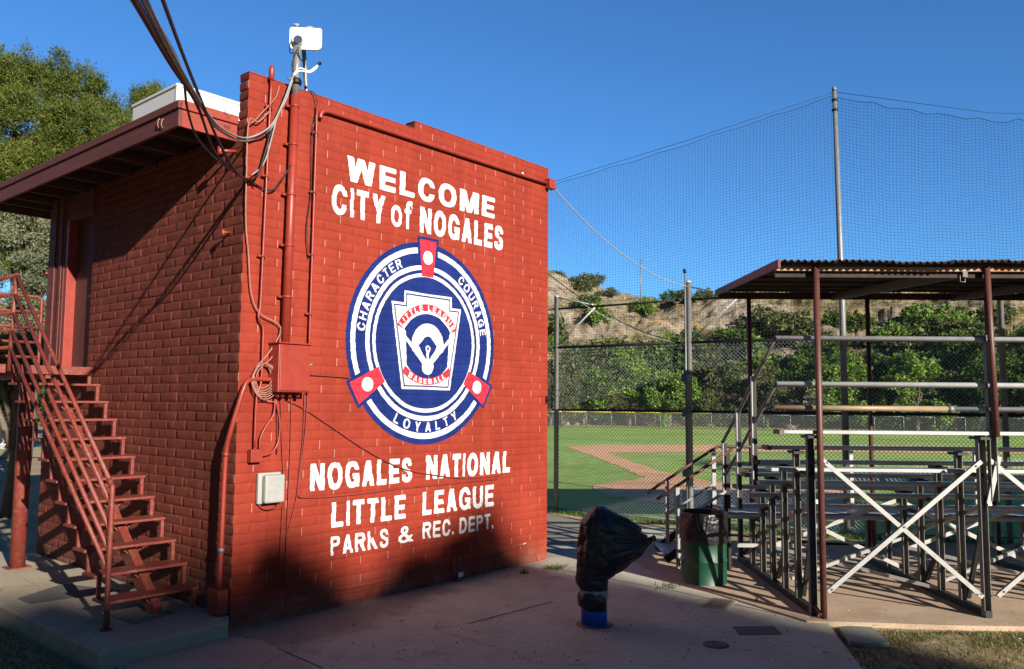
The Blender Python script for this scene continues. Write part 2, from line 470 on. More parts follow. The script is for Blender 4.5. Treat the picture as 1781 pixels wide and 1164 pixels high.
class MB:
    """collects shapes in world coordinates, links them as one mesh"""

    def __init__(s):
        s.v, s.f, s.m, s.s = [], [], [], []

    def face(s, idx, mi=0, sm=False):
        s.f.append(tuple(idx))
        s.m.append(mi)
        s.s.append(sm)

    def quad(s, a, b, c, d, mi=0):
        i = len(s.v)
        s.v += [tuple(a), tuple(b), tuple(c), tuple(d)]
        s.face((i, i+1, i+2, i+3), mi)
        return s

    def hexa(s, p, mi=0):
        """8 corners: bottom 4 ccw, top 4 ccw"""
        i = len(s.v)
        s.v += [tuple(q) for q in p]
        for q in ((3, 2, 1, 0), (4, 5, 6, 7), (0, 1, 5, 4), (1, 2, 6, 5), (2, 3, 7, 6), (3, 0, 4, 7)):
            s.face([i+k for k in q], mi)
        return s

    def box(s, x0, x1, y0, y1, z0, z1, mi=0):
        return s.hexa([(x0, y0, z0), (x1, y0, z0), (x1, y1, z0), (x0, y1, z0), (x0, y0, z1), (x1, y0, z1), (x1, y1, z1), (x0, y1, z1)], mi)

    def obox(s, o, ax, ay, az, mi=0):
        """box from corner o along three edge vectors"""
        o, ax, ay, az = map(np.asarray, (o, ax, ay, az))
        return s.hexa([o, o+ax, o+ax+ay, o+ay, o+az, o+ax+az, o+ax+ay+az, o+ay+az], mi)

    def bar(s, p0, p1, w, h, up=(0, 0, 1), mi=0):
        """rectangular bar centred on the line p0-p1; w sideways, h along up"""
        p0, p1, up = np.asarray(p0, float), np.asarray(p1, float), np.asarray(up, float)
        d = p1-p0
        d = d/np.linalg.norm(d)
        sd = np.cross(d, up)
        sd = sd/np.linalg.norm(sd)
        uu = np.cross(sd, d)
        a, b = sd*w/2, uu*h/2
        return s.hexa([p0-a-b, p1-a-b, p1+a-b, p0+a-b, p0-a+b, p1-a+b, p1+a+b, p0+a+b], mi)

    def tube(s, pts, r, n=8, cap=True, mi=0):
        P = [np.asarray(p, float) for p in pts]
        R = r if hasattr(r, '__len__') else [r]*len(P)
        base = len(s.v)
        t0 = P[1]-P[0]
        t0 /= np.linalg.norm(t0)
        ref = np.array([0, 0, 1.0]) if abs(t0[2]) < 0.9 else np.array([1.0, 0, 0])
        a = np.cross(t0, ref)
        a /= np.linalg.norm(a)
        for i, p in enumerate(P):
            if i == 0:
                t = P[1]-P[0]
            elif i == len(P)-1:
                t = P[-1]-P[-2]
            else:
                t = (P[i+1]-p)/max(1e-9, np.linalg.norm(P[i+1]-p)) + (p-P[i-1])/max(1e-9, np.linalg.norm(p-P[i-1]))
            t = t/max(1e-9, np.linalg.norm(t))
            a = a-t*(a@t)
            a /= max(1e-9, np.linalg.norm(a))
            b = np.cross(t, a)
            for k in range(n):
                th = 2*math.pi*k/n
                s.v.append(tuple(p+R[i]*(math.cos(th)*a+math.sin(th)*b)))
        for i in range(len(P)-1):
            for k in range(n):
                k2 = (k+1) % n
                s.face((base+i*n+k, base+i*n+k2, base+(i+1)*n+k2, base+(i+1)*n+k), mi, n > 4)
        if cap:
            s.face([base+k for k in range(n)][::-1], mi)
            s.face([base+(len(P)-1)*n+k for k in range(n)], mi)
        return s

    def lathe(s, prof, c=(0, 0, 0), n=32, mi=0):
        base = len(s.v)
        for (r, z) in prof:
            for k in range(n):
                th = 2*math.pi*k/n
                s.v.append((c[0]+r*math.cos(th), c[1]+r*math.sin(th), c[2]+z))
        for i in range(len(prof)-1):
            for k in range(n):
                k2 = (k+1) % n
                s.face((base+i*n+k, base+i*n+k2, base+(i+1)*n+k2, base+(i+1)*n+k), mi, True)
        s.face([base+k for k in range(n)][::-1], mi)
        s.face([base+(len(prof)-1)*n+k for k in range(n)], mi)
        return s

    def prism(s, poly, z0, z1, mi=0):
        """poly: list of (x,y), extruded in z"""
        n = len(poly)
        i = len(s.v)
        s.v += [(p[0], p[1], z0) for p in poly]+[(p[0], p[1], z1) for p in poly]
        s.face([i+k for k in range(n)][::-1], mi)
        s.face([i+n+k for k in range(n)], mi)
        for k in range(n):
            k2 = (k+1) % n
            s.face((i+k, i+k2, i+n+k2, i+n+k), mi)
        return s

    def build(s, name, mats, parent=None, bevel=0.0, fix=True):
        if not isinstance(mats, (list, tuple)):
            mats = [mats]
        o3 = root_loc(parent)
        me = bpy.data.meshes.new(name)
        vv = np.array(s.v, float)-np.array(o3)
        me.from_pydata(vv.tolist(), [], s.f)
        for mt in mats:
            me.materials.append(mt)
        me.polygons.foreach_set('material_index', s.m)
        me.polygons.foreach_set('use_smooth', s.s)
        if fix:
            bm = bmesh.new()
            bm.from_mesh(me)
            bmesh.ops.recalc_face_normals(bm, faces=bm.faces)
            bm.to_mesh(me)
            bm.free()
        me.update()
        o = bpy.data.objects.new(name, me)
        COL.objects.link(o)
        if parent:
            o.parent = parent
        if bevel:
            b = o.modifiers.new('bevel', 'BEVEL')
            b.width = bevel
            b.segments = 2
            b.limit_method = 'ANGLE'
            b.angle_limit = math.radians(40)
        return o


def np_mesh(name, verts, quads, mat, parent=None, smooth=False):
    """fast mesh of quads from numpy arrays"""
    me = bpy.data.meshes.new(name)
    nq = len(quads)
    me.vertices.add(len(verts))
    me.vertices.foreach_set('co', np.asarray(verts, np.float32).ravel())
    me.loops.add(nq*4)
    me.loops.foreach_set('vertex_index', np.asarray(quads, np.int32).ravel())
    me.polygons.add(nq)
    me.polygons.foreach_set('loop_start', np.arange(0, nq*4, 4, dtype=np.int32))
    if smooth:
        me.polygons.foreach_set('use_smooth', np.ones(nq, bool))
    for m in (mat if isinstance(mat, (list, tuple)) else [mat]):
        me.materials.append(m)
    me.update(calc_edges=True)
    me.validate()
    o = bpy.data.objects.new(name, me)
    COL.objects.link(o)
    if parent:
        o.parent = parent
    return o


def sag(p0, p1, drop, n=16):
    p0, p1 = np.asarray(p0, float), np.asarray(p1, float)
    return [p0+(p1-p0)*t-np.array([0, 0, drop*4*t*(1-t)]) for t in np.linspace(0, 1, n)]


def smooth_path(pts, n=6):
    """Catmull-Rom through the points"""
    P = [np.asarray(p, float) for p in pts]
    P = [2*P[0]-P[1]]+P+[2*P[-1]-P[-2]]
    out = []
    for i in range(1, len(P)-2):
        for t in np.linspace(0, 1, n, endpoint=False):
            a, b, c, d = P[i-1], P[i], P[i+1], P[i+2]
            out.append(0.5*((2*b)+(-a+c)*t+(2*a-5*b+4*c-d)*t*t+(-a+3*b-3*c+d)*t**3))
    out.append(P[-2])
    return out


# ------------------------------------------------------------------ ground, paving and ball field (structure)
def sheet(name, poly, z, mat, thick=0.0):
    mb = MB()
    if thick:
        mb.prism(poly, z-thick, z)
    else:
        i = len(mb.v)
        mb.v += [(p[0], p[1], z) for p in poly]
        mb.face([i+k for k in range(len(poly))])
    o = mb.build(name, mat)
    if not thick:
        if o.data.polygons[0].normal.z < 0:
            o.data.flip_normals()
    return tag(o, kind='structure')


g = MB()
R0 = 900
ring = [(R0*math.cos(a), R0*math.sin(a)) for a in np.linspace(0, 2*math.pi, 48, endpoint=False)]
sheet('ground', ring, -0.03, M['dirt'])
# plaza
sheet('plaza_pavement', [(-1.22, -0.28), (-1.9, -5.0), (-2.2, -8.07), (4.27, -4.32), (4.44, -4.2), (8.0, -0.2), (9.1, 0.1), (9.0, 5.0), (7.5, 7.5), (-1.0, 5.2)], 0.0, M['plaza'], 0.06)
# stair pad, a step above the plaza
pad = sheet('stair_pad', [(-1.39, -0.29), (-0.16, -0.24), (-0.012, 0.0), (-0.012, 4.95), (-0.4, 5.6), (-1.36, 5.6), (-1.36, 2.2)], 0.15, M['pad'], 0.22)
bvm = pad.modifiers.new('b', 'BEVEL')
bvm.width = 0.02
bvm.segments = 3

DV = np.array([0.634, -0.775, 0.0])
DV /= np.linalg.norm(DV)
NV = np.array([-DV[1], DV[0], 0.0])
BO = np.array([5.584, -5.53, 0.0])


def B(d, n, z):
    """bleacher frame: d along the seats, n towards the field, z up"""
    return BO+DV*d+NV*n+np.array([0, 0, z])


def xy(p):
    return (p[0], p[1])


slab = sheet('bleacher_slab', [xy(B(-1.98, -0.22, 0)), xy(B(-0.5, -0.33, 0)), xy(B(9.5, -0.40, 0)), xy(B(9.5, 3.9, 0)), xy(B(-1.6, 4.6, 0)), xy(B(-3.6, 4.6, 0)), xy(B(-3.2, 2.0, 0))], 0.02, M['slab'], 0.14)
sheet('lower_walkway', [(-1.20, -0.30), (-0.10, -0.26), (0.02, -0.55), (-0.137, -1.517), (-0.95, -5.0), (-1.88, -4.9)], 0.006, M['pad'])
# ball field
fence_line = [(6.5, 12.0), (8.95, 6.0), (9.20, 3.08), (9.45, 0.10), (10.0, -2.62), (11.45, -4.85), (13.1, -7.2), (17.0, -12)]
field_poly = fence_line+[(60, -40), (110, -10), (95, 20), (75, 45), (50, 60), (20, 45)]
sheet('ball_field_grass', field_poly, 0.0, M['turf'])
sheet('grass_strip', [(8.6, 3.4), (9.20, 3.08), (9.45, 0.10), (10.0, -2.62), (11.45, -4.85), (13.1, -7.2), (12.2, -7.6), (10.6, -5.0), (9.3, -2.4), (8.9, 0.2)], 0.006, M['drygrass'])


def circ(c, r, a0, a1, n=24):
    return [(c[0]+r*math.cos(math.radians(a)), c[1]+r*math.sin(math.radians(a))) for a in np.linspace(a0, a1, n)]


def ragged(poly, amp, seed):
    """grass creeping over the edge: short steps with small offsets"""
    out = []
    rg_ = np.random.default_rng(seed)
    for i in range(len(poly)):
        a, b = np.array(poly[i]), np.array(poly[(i+1) % len(poly)])
        L = np.linalg.norm(b-a)
        n = max(1, int(L/0.35))
        nr = np.array([-(b-a)[1], (b-a)[0]])/max(L, 1e-6)
        for k in range(n):
            out.append(tuple(a+(b-a)*k/n+nr*amp*rg_.normal()*0.7))
    return out


pth = [xy(onz(*p)) for p in ((985, 777), (1055, 774), (1300, 774), (1500, 775), (1900, 781), (1900, 796), (1781, 790), (1500, 787), (1300, 786.7), (1055, 788),
                            (1095, 802), (1138, 817), (1200, 833), (1160, 850), (1123, 833.5), (1080, 813), (1040, 797))]
sheet('infield_base_path', ragged(pth, 0.10, 3), 0.012, M['clay'])
hc = [xy(onz(*p)) for p in ((1123, 832), (1086, 836.6), (1046, 843), (1030, 849), (1036, 856), (1060, 864), (1120, 874), (1200, 880), (1300, 884), (1400, 882), (1480, 874),
                            (1500, 862), (1470, 853), (1400, 846), (1330, 845), (1283, 843), (1242, 838.6), (1213, 833.5), (1195, 830))]
sheet('home_plate_circle', ragged(hc, 0.08, 4), 0.016, M['clay'])
# dry grass beyond the outfield and out on the left
sheet('outfield_edge_grass', [xy(far(x, 720, 74 if x < 1000 else 80)) for x in (700, 900, 1000, 1200, 1400, 1700, 2000, 2300)]+[xy(far(x, 720, 98)) for x in (2300, 2000, 1700, 1400, 1200, 1000, 900, 700)], 0.02, M['drygrass'])
sheet('left_lawn', [xy(onz(*p)) for p in ((-300, 800), (120, 795), (150, 757), (150, 745), (-300, 748))], 0.004, M['drygrass'])

# expansion joints: narrow dark strips in the paving
jm = surf('joint_filler', (0.075, 0.055, 0.045), (0.11, 0.085, 0.07), 10, 0.9)


def joint(p0, p1, w=0.014, z=0.0045):
    p0, p1 = np.array([*p0, 0.0]), np.array([*p1, 0.0])
    d = p1-p0
    d /= np.linalg.norm(d)
    sd = np.array([-d[1], d[0], 0])*w/2
    o = MB().quad(p0-sd+[0, 0, z], p1-sd+[0, 0, z], p1+sd+[0, 0, z], p0+sd+[0, 0, z]).build('pavement_joint', jm)
    if o.data.polygons[0].normal.z < 0:
        o.data.flip_normals()
    tag(o, kind='structure')


for a, b in (((480, 1127), (560, 1162)), ((815, 1085), (960, 1047)), ((945, 985), (1180, 1030)), ((1180, 1030), (1420, 1083))):
    joint(xy(onz(*a)), xy(onz(*b)))

# hill
RIDGE_X = [500, 700, 930, 960, 1000, 1050, 1100, 1200, 1300, 1400, 1800, 2300, 2600]
RIDGE_Z = [20, 27, 26.2, 24.9, 22.6, 21.0, 19.8, 19.6, 20.6, 21.2, 20.6, 19.5, 19]


def vnoise(x, y, seed):
    """smooth lattice noise, vectorised"""
    xi, yi = np.floor(x).astype(int), np.floor(y).astype(int)
    xf, yf = x-xi, y-yi

    def h(a, b):
        n = (a*374761393+b*668265263+seed*974634777) & 0x7fffffff
        n = ((n ^ (n >> 13))*1274126177) & 0x7fffffff
        return ((n ^ (n >> 16)) & 0xffff)/65535.0
    u, v = xf*xf*(3-2*xf), yf*yf*(3-2*yf)
    return (h(xi, yi)*(1-u)+h(xi+1, yi)*u)*(1-v)+(h(xi, yi+1)*(1-u)+h(xi+1, yi+1)*u)*v


def fbm(x, y, seed, oct=5, gain=0.5):
    t, a, s = 0, 1.0, 0
    for i in range(oct):
        t = t+a*vnoise(x*2**i, y*2**i, seed+i)
        s += a
        a *= gain
    return t/s


def hill_h(px, r):
    rz = np.interp(px, RIDGE_X, RIDGE_Z)
    t = np.clip((r-87)/56.0, 0, 1)
    base = 0.25*t+0.75*(t*t*(3-2*t))
    a = px*0.0622         # metres-like coordinate along the hill
    nz = (fbm(a*0.10, r*0.10, 3, 6, 0.55)-0.5)
    rid = 1-np.abs(2*fbm(a*0.16, r*0.12, 9, 5, 0.6)-1)
    terr = np.round((base*rz+nz*5)/3.2)*3.2
    fine = (1-np.abs(2*fbm(a*0.55, r*0.45, 41, 5, 0.65)-1)-0.7)*2.6*np.clip(t*4, 0, 1)*np.clip(fbm(a*0.12, r*0.09, 51, 3)*3.2-1.0, 0, 1)
    z = base*rz+t*(1-0.45*t)*(nz*11.0+(rid-0.7)*7.0)+fine*(1-0.5*t)
    w = np.clip(fbm(a*0.07, r*0.05, 21, 3)*3-1.1, 0, 0.55)*np.clip(t*3, 0, 1)*np.clip((1-t)*3, 0, 1)
    return z*(1-w)+terr*w-0.25*(1-np.clip(t*12, 0, 1))


def hill_at(px, r):
    d = ray(px, 702)
    h = math.hypot(d[0], d[1])
    return np.array([CAM[0]+d[0]/h*r, CAM[1]+d[1]/h*r, float(hill_h(np.array([px*1.0]), np.array([r*1.0]))[0])])


pxs = np.linspace(760, 2200, 420)
rs = np.concatenate([np.linspace(86, 146, 220), np.linspace(148, 260, 20)])
PX, RR = np.meshgrid(pxs, rs, indexing='ij')
HZ = hill_h(PX, RR)
dirs = np.array([ray(x, 702)[:2] for x in pxs])
dirs /= np.linalg.norm(dirs, axis=1)[:, None]
V = np.stack([CAM[0]+dirs[:, None, 0]*RR, CAM[1]+dirs[:, None, 1]*RR, HZ], -1).reshape(-1, 3)
ni, nj = PX.shape
I, J = np.meshgrid(np.arange(ni-1), np.arange(nj-1), indexing='ij')
q = np.stack([I*nj+J, I*nj+J+1, (I+1)*nj+J+1, (I+1)*nj+J], -1).reshape(-1, 4)
ho = np_mesh('hill', V, q[:, ::-1], M['hill'])
tag(ho, kind='structure')

# ------------------------------------------------------------------ brick_booth
CH, BL = 0.1016, 0.406


def hsh(a, b, seed):
    n = (a.astype(np.int64)*73856093 ^ b.astype(np.int64)*19349663 ^ seed*83492791) & 0x7fffffff
    n = ((n ^ (n >> 13))*1274126177) & 0x7fffffff
    return ((n ^ (n >> 16)) & 0xffff)/65535.0


def block_info(x, z):
    row = np.floor(z/CH+1e-6)
    f = z/CH-row
    u = (x+(row % 2)*BL/2)/BL
    col = np.floor(u)
    return row, f, col, u-col


def relief(x, z, seed, amp=1.0):
    """how far the block face stands out at wall position (x, z)"""
    row, f, col, gx = block_info(x, z)
    r0, r1, r2 = hsh(row, col, seed), hsh(row, col, seed+5), hsh(row, col, seed+11)
    dz = np.minimum(f, 1-f)*CH
    dx = np.minimum(gx, 1-gx)*BL
    s = np.clip(dz/0.0095, 0, 1)
    s = s*s*(3-2*s)
    t = np.clip((dx-0.001)/0.007, 0, 1)
    body = 0.0045*np.sin(math.pi*np.clip(f, 0, 1)**1.25)+(r0-0.5)*0.006+(r1-0.5)*0.007*(gx-0.5)+(r2-0.5)*0.006*(f-0.5)
    nz = (fbm(x*14, z*22, seed, 3)-0.5)*0.006
    return amp*(-0.009*(1-s)-0.006*(1-t)*s+(body+nz)*s*np.maximum(t, 0.3))


def wob(x, z, seed):
    row = np.floor(z/CH+0.5)
    return (vnoise(x*3.1, row*7.3, seed)-0.5)*0.009


ZC = [0.0, 0.005, 0.012, 0.034, 0.060, 0.085, 0.0955]
XC = [-0.0085, -0.003, 0.003, 0.0085, 0.05, 0.10, 0.15]


def cuts(lo, hi, per, offs):
    out = {round(lo, 5), round(hi, 5)}
    k0, k1 = int(math.floor(lo/per))-1, int(math.ceil(hi/per))+1
    for k in range(k0, k1+1):
        for o in offs:
            v = k*per+o
            if lo+1e-4 < v < hi-1e-4:
                out.add(round(v, 5))
    return np.array(sorted(out))


def block_wall(name, x0, x1, z0, z1, place, seed, mats, parent, amp=1.0, skip=None, mort=0.45):
    xs, zs = cuts(x0, x1, BL/2, XC), cuts(z0, z1, CH, ZC)
    X, Z = np.meshgrid(xs, zs, indexing='ij')
    H = relief(X, Z, seed, amp)
    Zw = Z+wob(X, Z, seed)
    Zw[:, 0], Zw[:, -1] = z0, z1
    V = place(X.ravel(), H.ravel(), Zw.ravel())
    ni, nj = X.shape
    I, J = np.meshgrid(np.arange(ni-1), np.arange(nj-1), indexing='ij')
    q = np.stack([I*nj+J, (I+1)*nj+J, (I+1)*nj+J+1, I*nj+J+1], -1).reshape(-1, 4)
    xm, zm = ((X[:-1, :-1]+X[1:, 1:])/2).ravel(), ((Z[:-1, :-1]+Z[1:, 1:])/2).ravel()
    keep = np.ones(len(q), bool) if skip is None else ~skip(xm, zm)
    row, f, col, gx = block_info(xm, zm)
    near = np.where(gx < 0.5, col, col+1)
    vj = (np.minimum(gx, 1-gx)*BL < 0.0042) & (f > 0.12) & (f < 0.9) & (hsh(row, near, seed+31) < mort)
    q, vj = q[keep], vj[keep]
    o = np_mesh(name, V, q, mats, parent, True)
    if len(mats) > 1:
        o.data.polygons.foreach_set('material_index', vj.astype(np.int32))
    return o


booth = thing('brick_booth', 'two storey red painted block booth with white welcome lettering and round blue emblem', 'building')
WB = 5.05
ZL, ZR, XS = 5.665, 5.765, 2.33


def front_place(x, h, z):
    return np.stack([x, -h, z], -1)


block_wall('front_wall', 0, WB, -0.16, ZR, front_place, 3, [M['brick'], M['mortar']], booth, 0.55, lambda x, z: (x < XS) & (z > ZL))
block_wall('side_wall', 0, 4.95, 0.0, 5.08, lambda y, h, z: np.stack([-h, y, z], -1), 8, [M['brick_side'], M['mortar_red']], booth, 0.62,
           lambda y, z: ((y > 3.6) & (z > 2.62)), 0.40)
block_wall('parapet_end', 0, 0.16, 5.08, ZL, lambda y, h, z: np.stack([-h, y, z], -1), 8, [M['brick_side'], M['mortar_red']], booth, 1.0)
core = MB()
core.box(0.012, XS, 0.012, 0.16, -0.2, ZL-0.004).box(XS, WB-0.004, 0.012, 0.16, -0.2, ZR-0.004)          # body of the front wall and parapet
core.box(0.02, 0.2, 0.162, 3.6, -0.2, 5.07).box(0.02, 0.2, 3.6, 4.95, -0.2, 2.62)
core.box(WB-0.2, WB, 0.162, 4.95, -0.2, 5.3).box(0.2, WB-0.2, 4.75, 4.95, -0.2, 5.07)
core.build('wall_core', M['brick_side'], booth)
cap = MB()
cap.box(-0.004, XS-0.003, -0.006, 0.166, ZL-0.002, ZL+0.012).box(XS-0.008, WB+0.006, -0.006, 0.166, ZR-0.002, ZR+0.012)
cap.build('parapet_cap', M['brick'], booth, 0.004)
# footing ledge along the front
led = MB()
led.hexa([(-0.03, -0.035, -0.16), (WB, -0.035, -0.18), (WB, 0.0, -0.18), (-0.03, 0.0, -0.16), (-0.03, -0.026, 0.075), (WB, -0.026, -0.06), (WB, 0.0, -0.06), (-0.03, 0.0, 0.075)])
led.build('footing', M['brick'], booth, 0.006)

# ---- roof and eave
EX, EY0, EY1 = -0.655, 0.168, 5.75
rf = MB()
rf.box(EX+0.03, WB-0.21, EY0+0.05, EY1-0.03, 5.14, 5.20)
roof = rf.build('roof', M['rafter'], booth)
fb = MB()
fb.box(EX, EX+0.035, EY0, EY1, 4.955, 5.125).build('fascia_board', M['wood'], roof, 0.003)
fb = MB()
fb.box(EX-0.018, EX+0.02, EY0-0.02, EY1+0.01, 5.132, 5.212).build('roof_edge_strip', M['wood'], roof, 0.006)
fb = MB()
fb.box(EX+0.037, -0.012, EY0, EY0+0.036, 4.955, 5.125).build('gable_board', M['woodend'], roof, 0.003)
fb = MB()
fb.box(EX+0.022, -0.012, EY0-0.022, EY0+0.02, 5.132, 5.222).build('gable_edge_strip', M['woodend'], roof, 0.006)
fb = MB()
fb.box(EX+0.037, 0.3, EY1-0.04, EY1-0.004, 4.955, 5.125).build('fascia_board', M['rafter'], roof)
for yy in (0.62, 1.25, 1.9, 2.55, 3.2, 3.8, 4.35, 4.9, 5.35):
    MB().box(EX+0.037, -0.03 if yy < 3.6 else 0.1, yy, yy+0.045, 5.0, 5.115).build('rafter', M['rafter'], roof)
MB().box(EX+0.04, 0.1, EY0+0.05, EY1-0.05, 5.12, 5.137).build('soffit', M['soffit'], roof)
for yy, dz in ((0.55, 0.02), (0.47, 0.0)):
    MB().tube([(EX-0.004, yy, 5.09+dz), (EX-0.02, yy, 5.07+dz), (EX-0.022, yy+0.005, 5.02+dz), (EX-0.006, yy, 4.99+dz)], 0.006, 6).build('hook', M['tancable'], roof)
# the strip of brown boards that carries the eave above and beyond the door
wd = MB()
wd.box(-0.012, 0.13, 3.62, 4.50, 4.74, 5.06).box(-0.03, 0.13, 4.46, 4.95, 2.66, 5.06).box(-0.045, -0.03, 4.52, 4.60, 2.66, 5.06).box(-0.05, -0.03, 4.74, 4.95, 2.66, 5.06)
wd.build('door_surround_board', M['wood'], booth, 0.004)
dr = MB().box(0.10, 0.14, 3.62, 4.36, 2.67, 4.70).build('door', M['doorwood'], booth, 0.003)
MB().box(-0.02, 0.13, 4.362, 4.455, 2.66, 4.735).build('door_jamb', M['redmetal'], dr, 0.004)
MB().box(-0.02, 0.13, 3.605, 4.36, 4.70, 4.738).build('door_head', M['wood'], dr, 0.003)
MB().box(-0.06, 0.13, 3.605, 4.455, 2.62, 2.662).build('door_sill', M['stairmetal'], dr)
hb = MB()
hb.tube([(0.10, 3.72, 3.62), (0.055, 3.72, 3.62)], 0.018, 10).tube([(0.055, 3.72, 3.62), (0.035, 3.72, 3.62)], [0.03, 0.024], 12)
hb.build('handle', M['steel'], dr)
for zz in (3.35, 4.02):
    MB().tube([(-0.055, 4.93, zz), (-0.09, 4.93, zz)], 0.018, 8).build('pipe_clamp', M['redmetal'], booth)


# ---- painted lettering and emblem, laid over the block relief
def conform(verts, faces, off, name, mat, parent):
    bm = bmesh.new()
    vs = [bm.verts.new((x, 0, z)) for x, z in verts]
    for f in faces:
        try:
            bm.faces.new([vs[i] for i in f])
        except ValueError:
            pass
    xa = [v[0] for v in verts]
    za = [v[1] for v in verts]
    bmesh.ops.triangulate(bm, faces=bm.faces[:])
    for v in cuts(min(za), max(za), CH, ZC)[1:-1]:
        bmesh.ops.bisect_plane(bm, geom=bm.verts[:]+bm.edges[:]+bm.faces[:], plane_co=(0, 0, v), plane_no=(0, 0, 1), dist=1e-5)
    for v in cuts(min(xa), max(xa), BL/2, XC)[1:-1]:
        bmesh.ops.bisect_plane(bm, geom=bm.verts[:]+bm.edges[:]+bm.faces[:], plane_co=(v, 0, 0), plane_no=(1, 0, 0), dist=1e-5)
    bmesh.ops.triangulate(bm, faces=bm.faces[:])
    P = np.array([v.co[:] for v in bm.verts])
    H = relief(P[:, 0], P[:, 2], 3, 0.55)
    Wz = wob(P[:, 0], P[:, 2], 3)
    for v, h, w in zip(bm.verts, H, Wz):
        v.co.y = -h-off
        v.co.z += w
    bmesh.ops.recalc_face_normals(bm, faces=bm.faces)
    if sum(f.normal.y*f.calc_area() for f in bm.faces) > 0:
        bmesh.ops.reverse_faces(bm, faces=bm.faces)
    for f in bm.faces:
        f.smooth = True
    me = bpy.data.meshes.new(name)
    bm.to_mesh(me)
    bm.free()
    me.materials.append(mat)
    o = bpy.data.objects.new(name, me)
    COL.objects.link(o)
    o.parent = parent
    return o


GW_ = dict(A=1.0, B=1.0, C=1.0, D=1.0, E=0.90, G=1.08, H=1.0, I=0.36, K=1.02, L=0.84, M=1.20, N=1.02, O=1.08, P=0.92, R=1.0, S=0.92, T=0.86, U=1.0, W=1.36, Y=0.96, o=0.90, f=0.66)
GW_['&'] = 1.0
GW_['.'] = 0.36


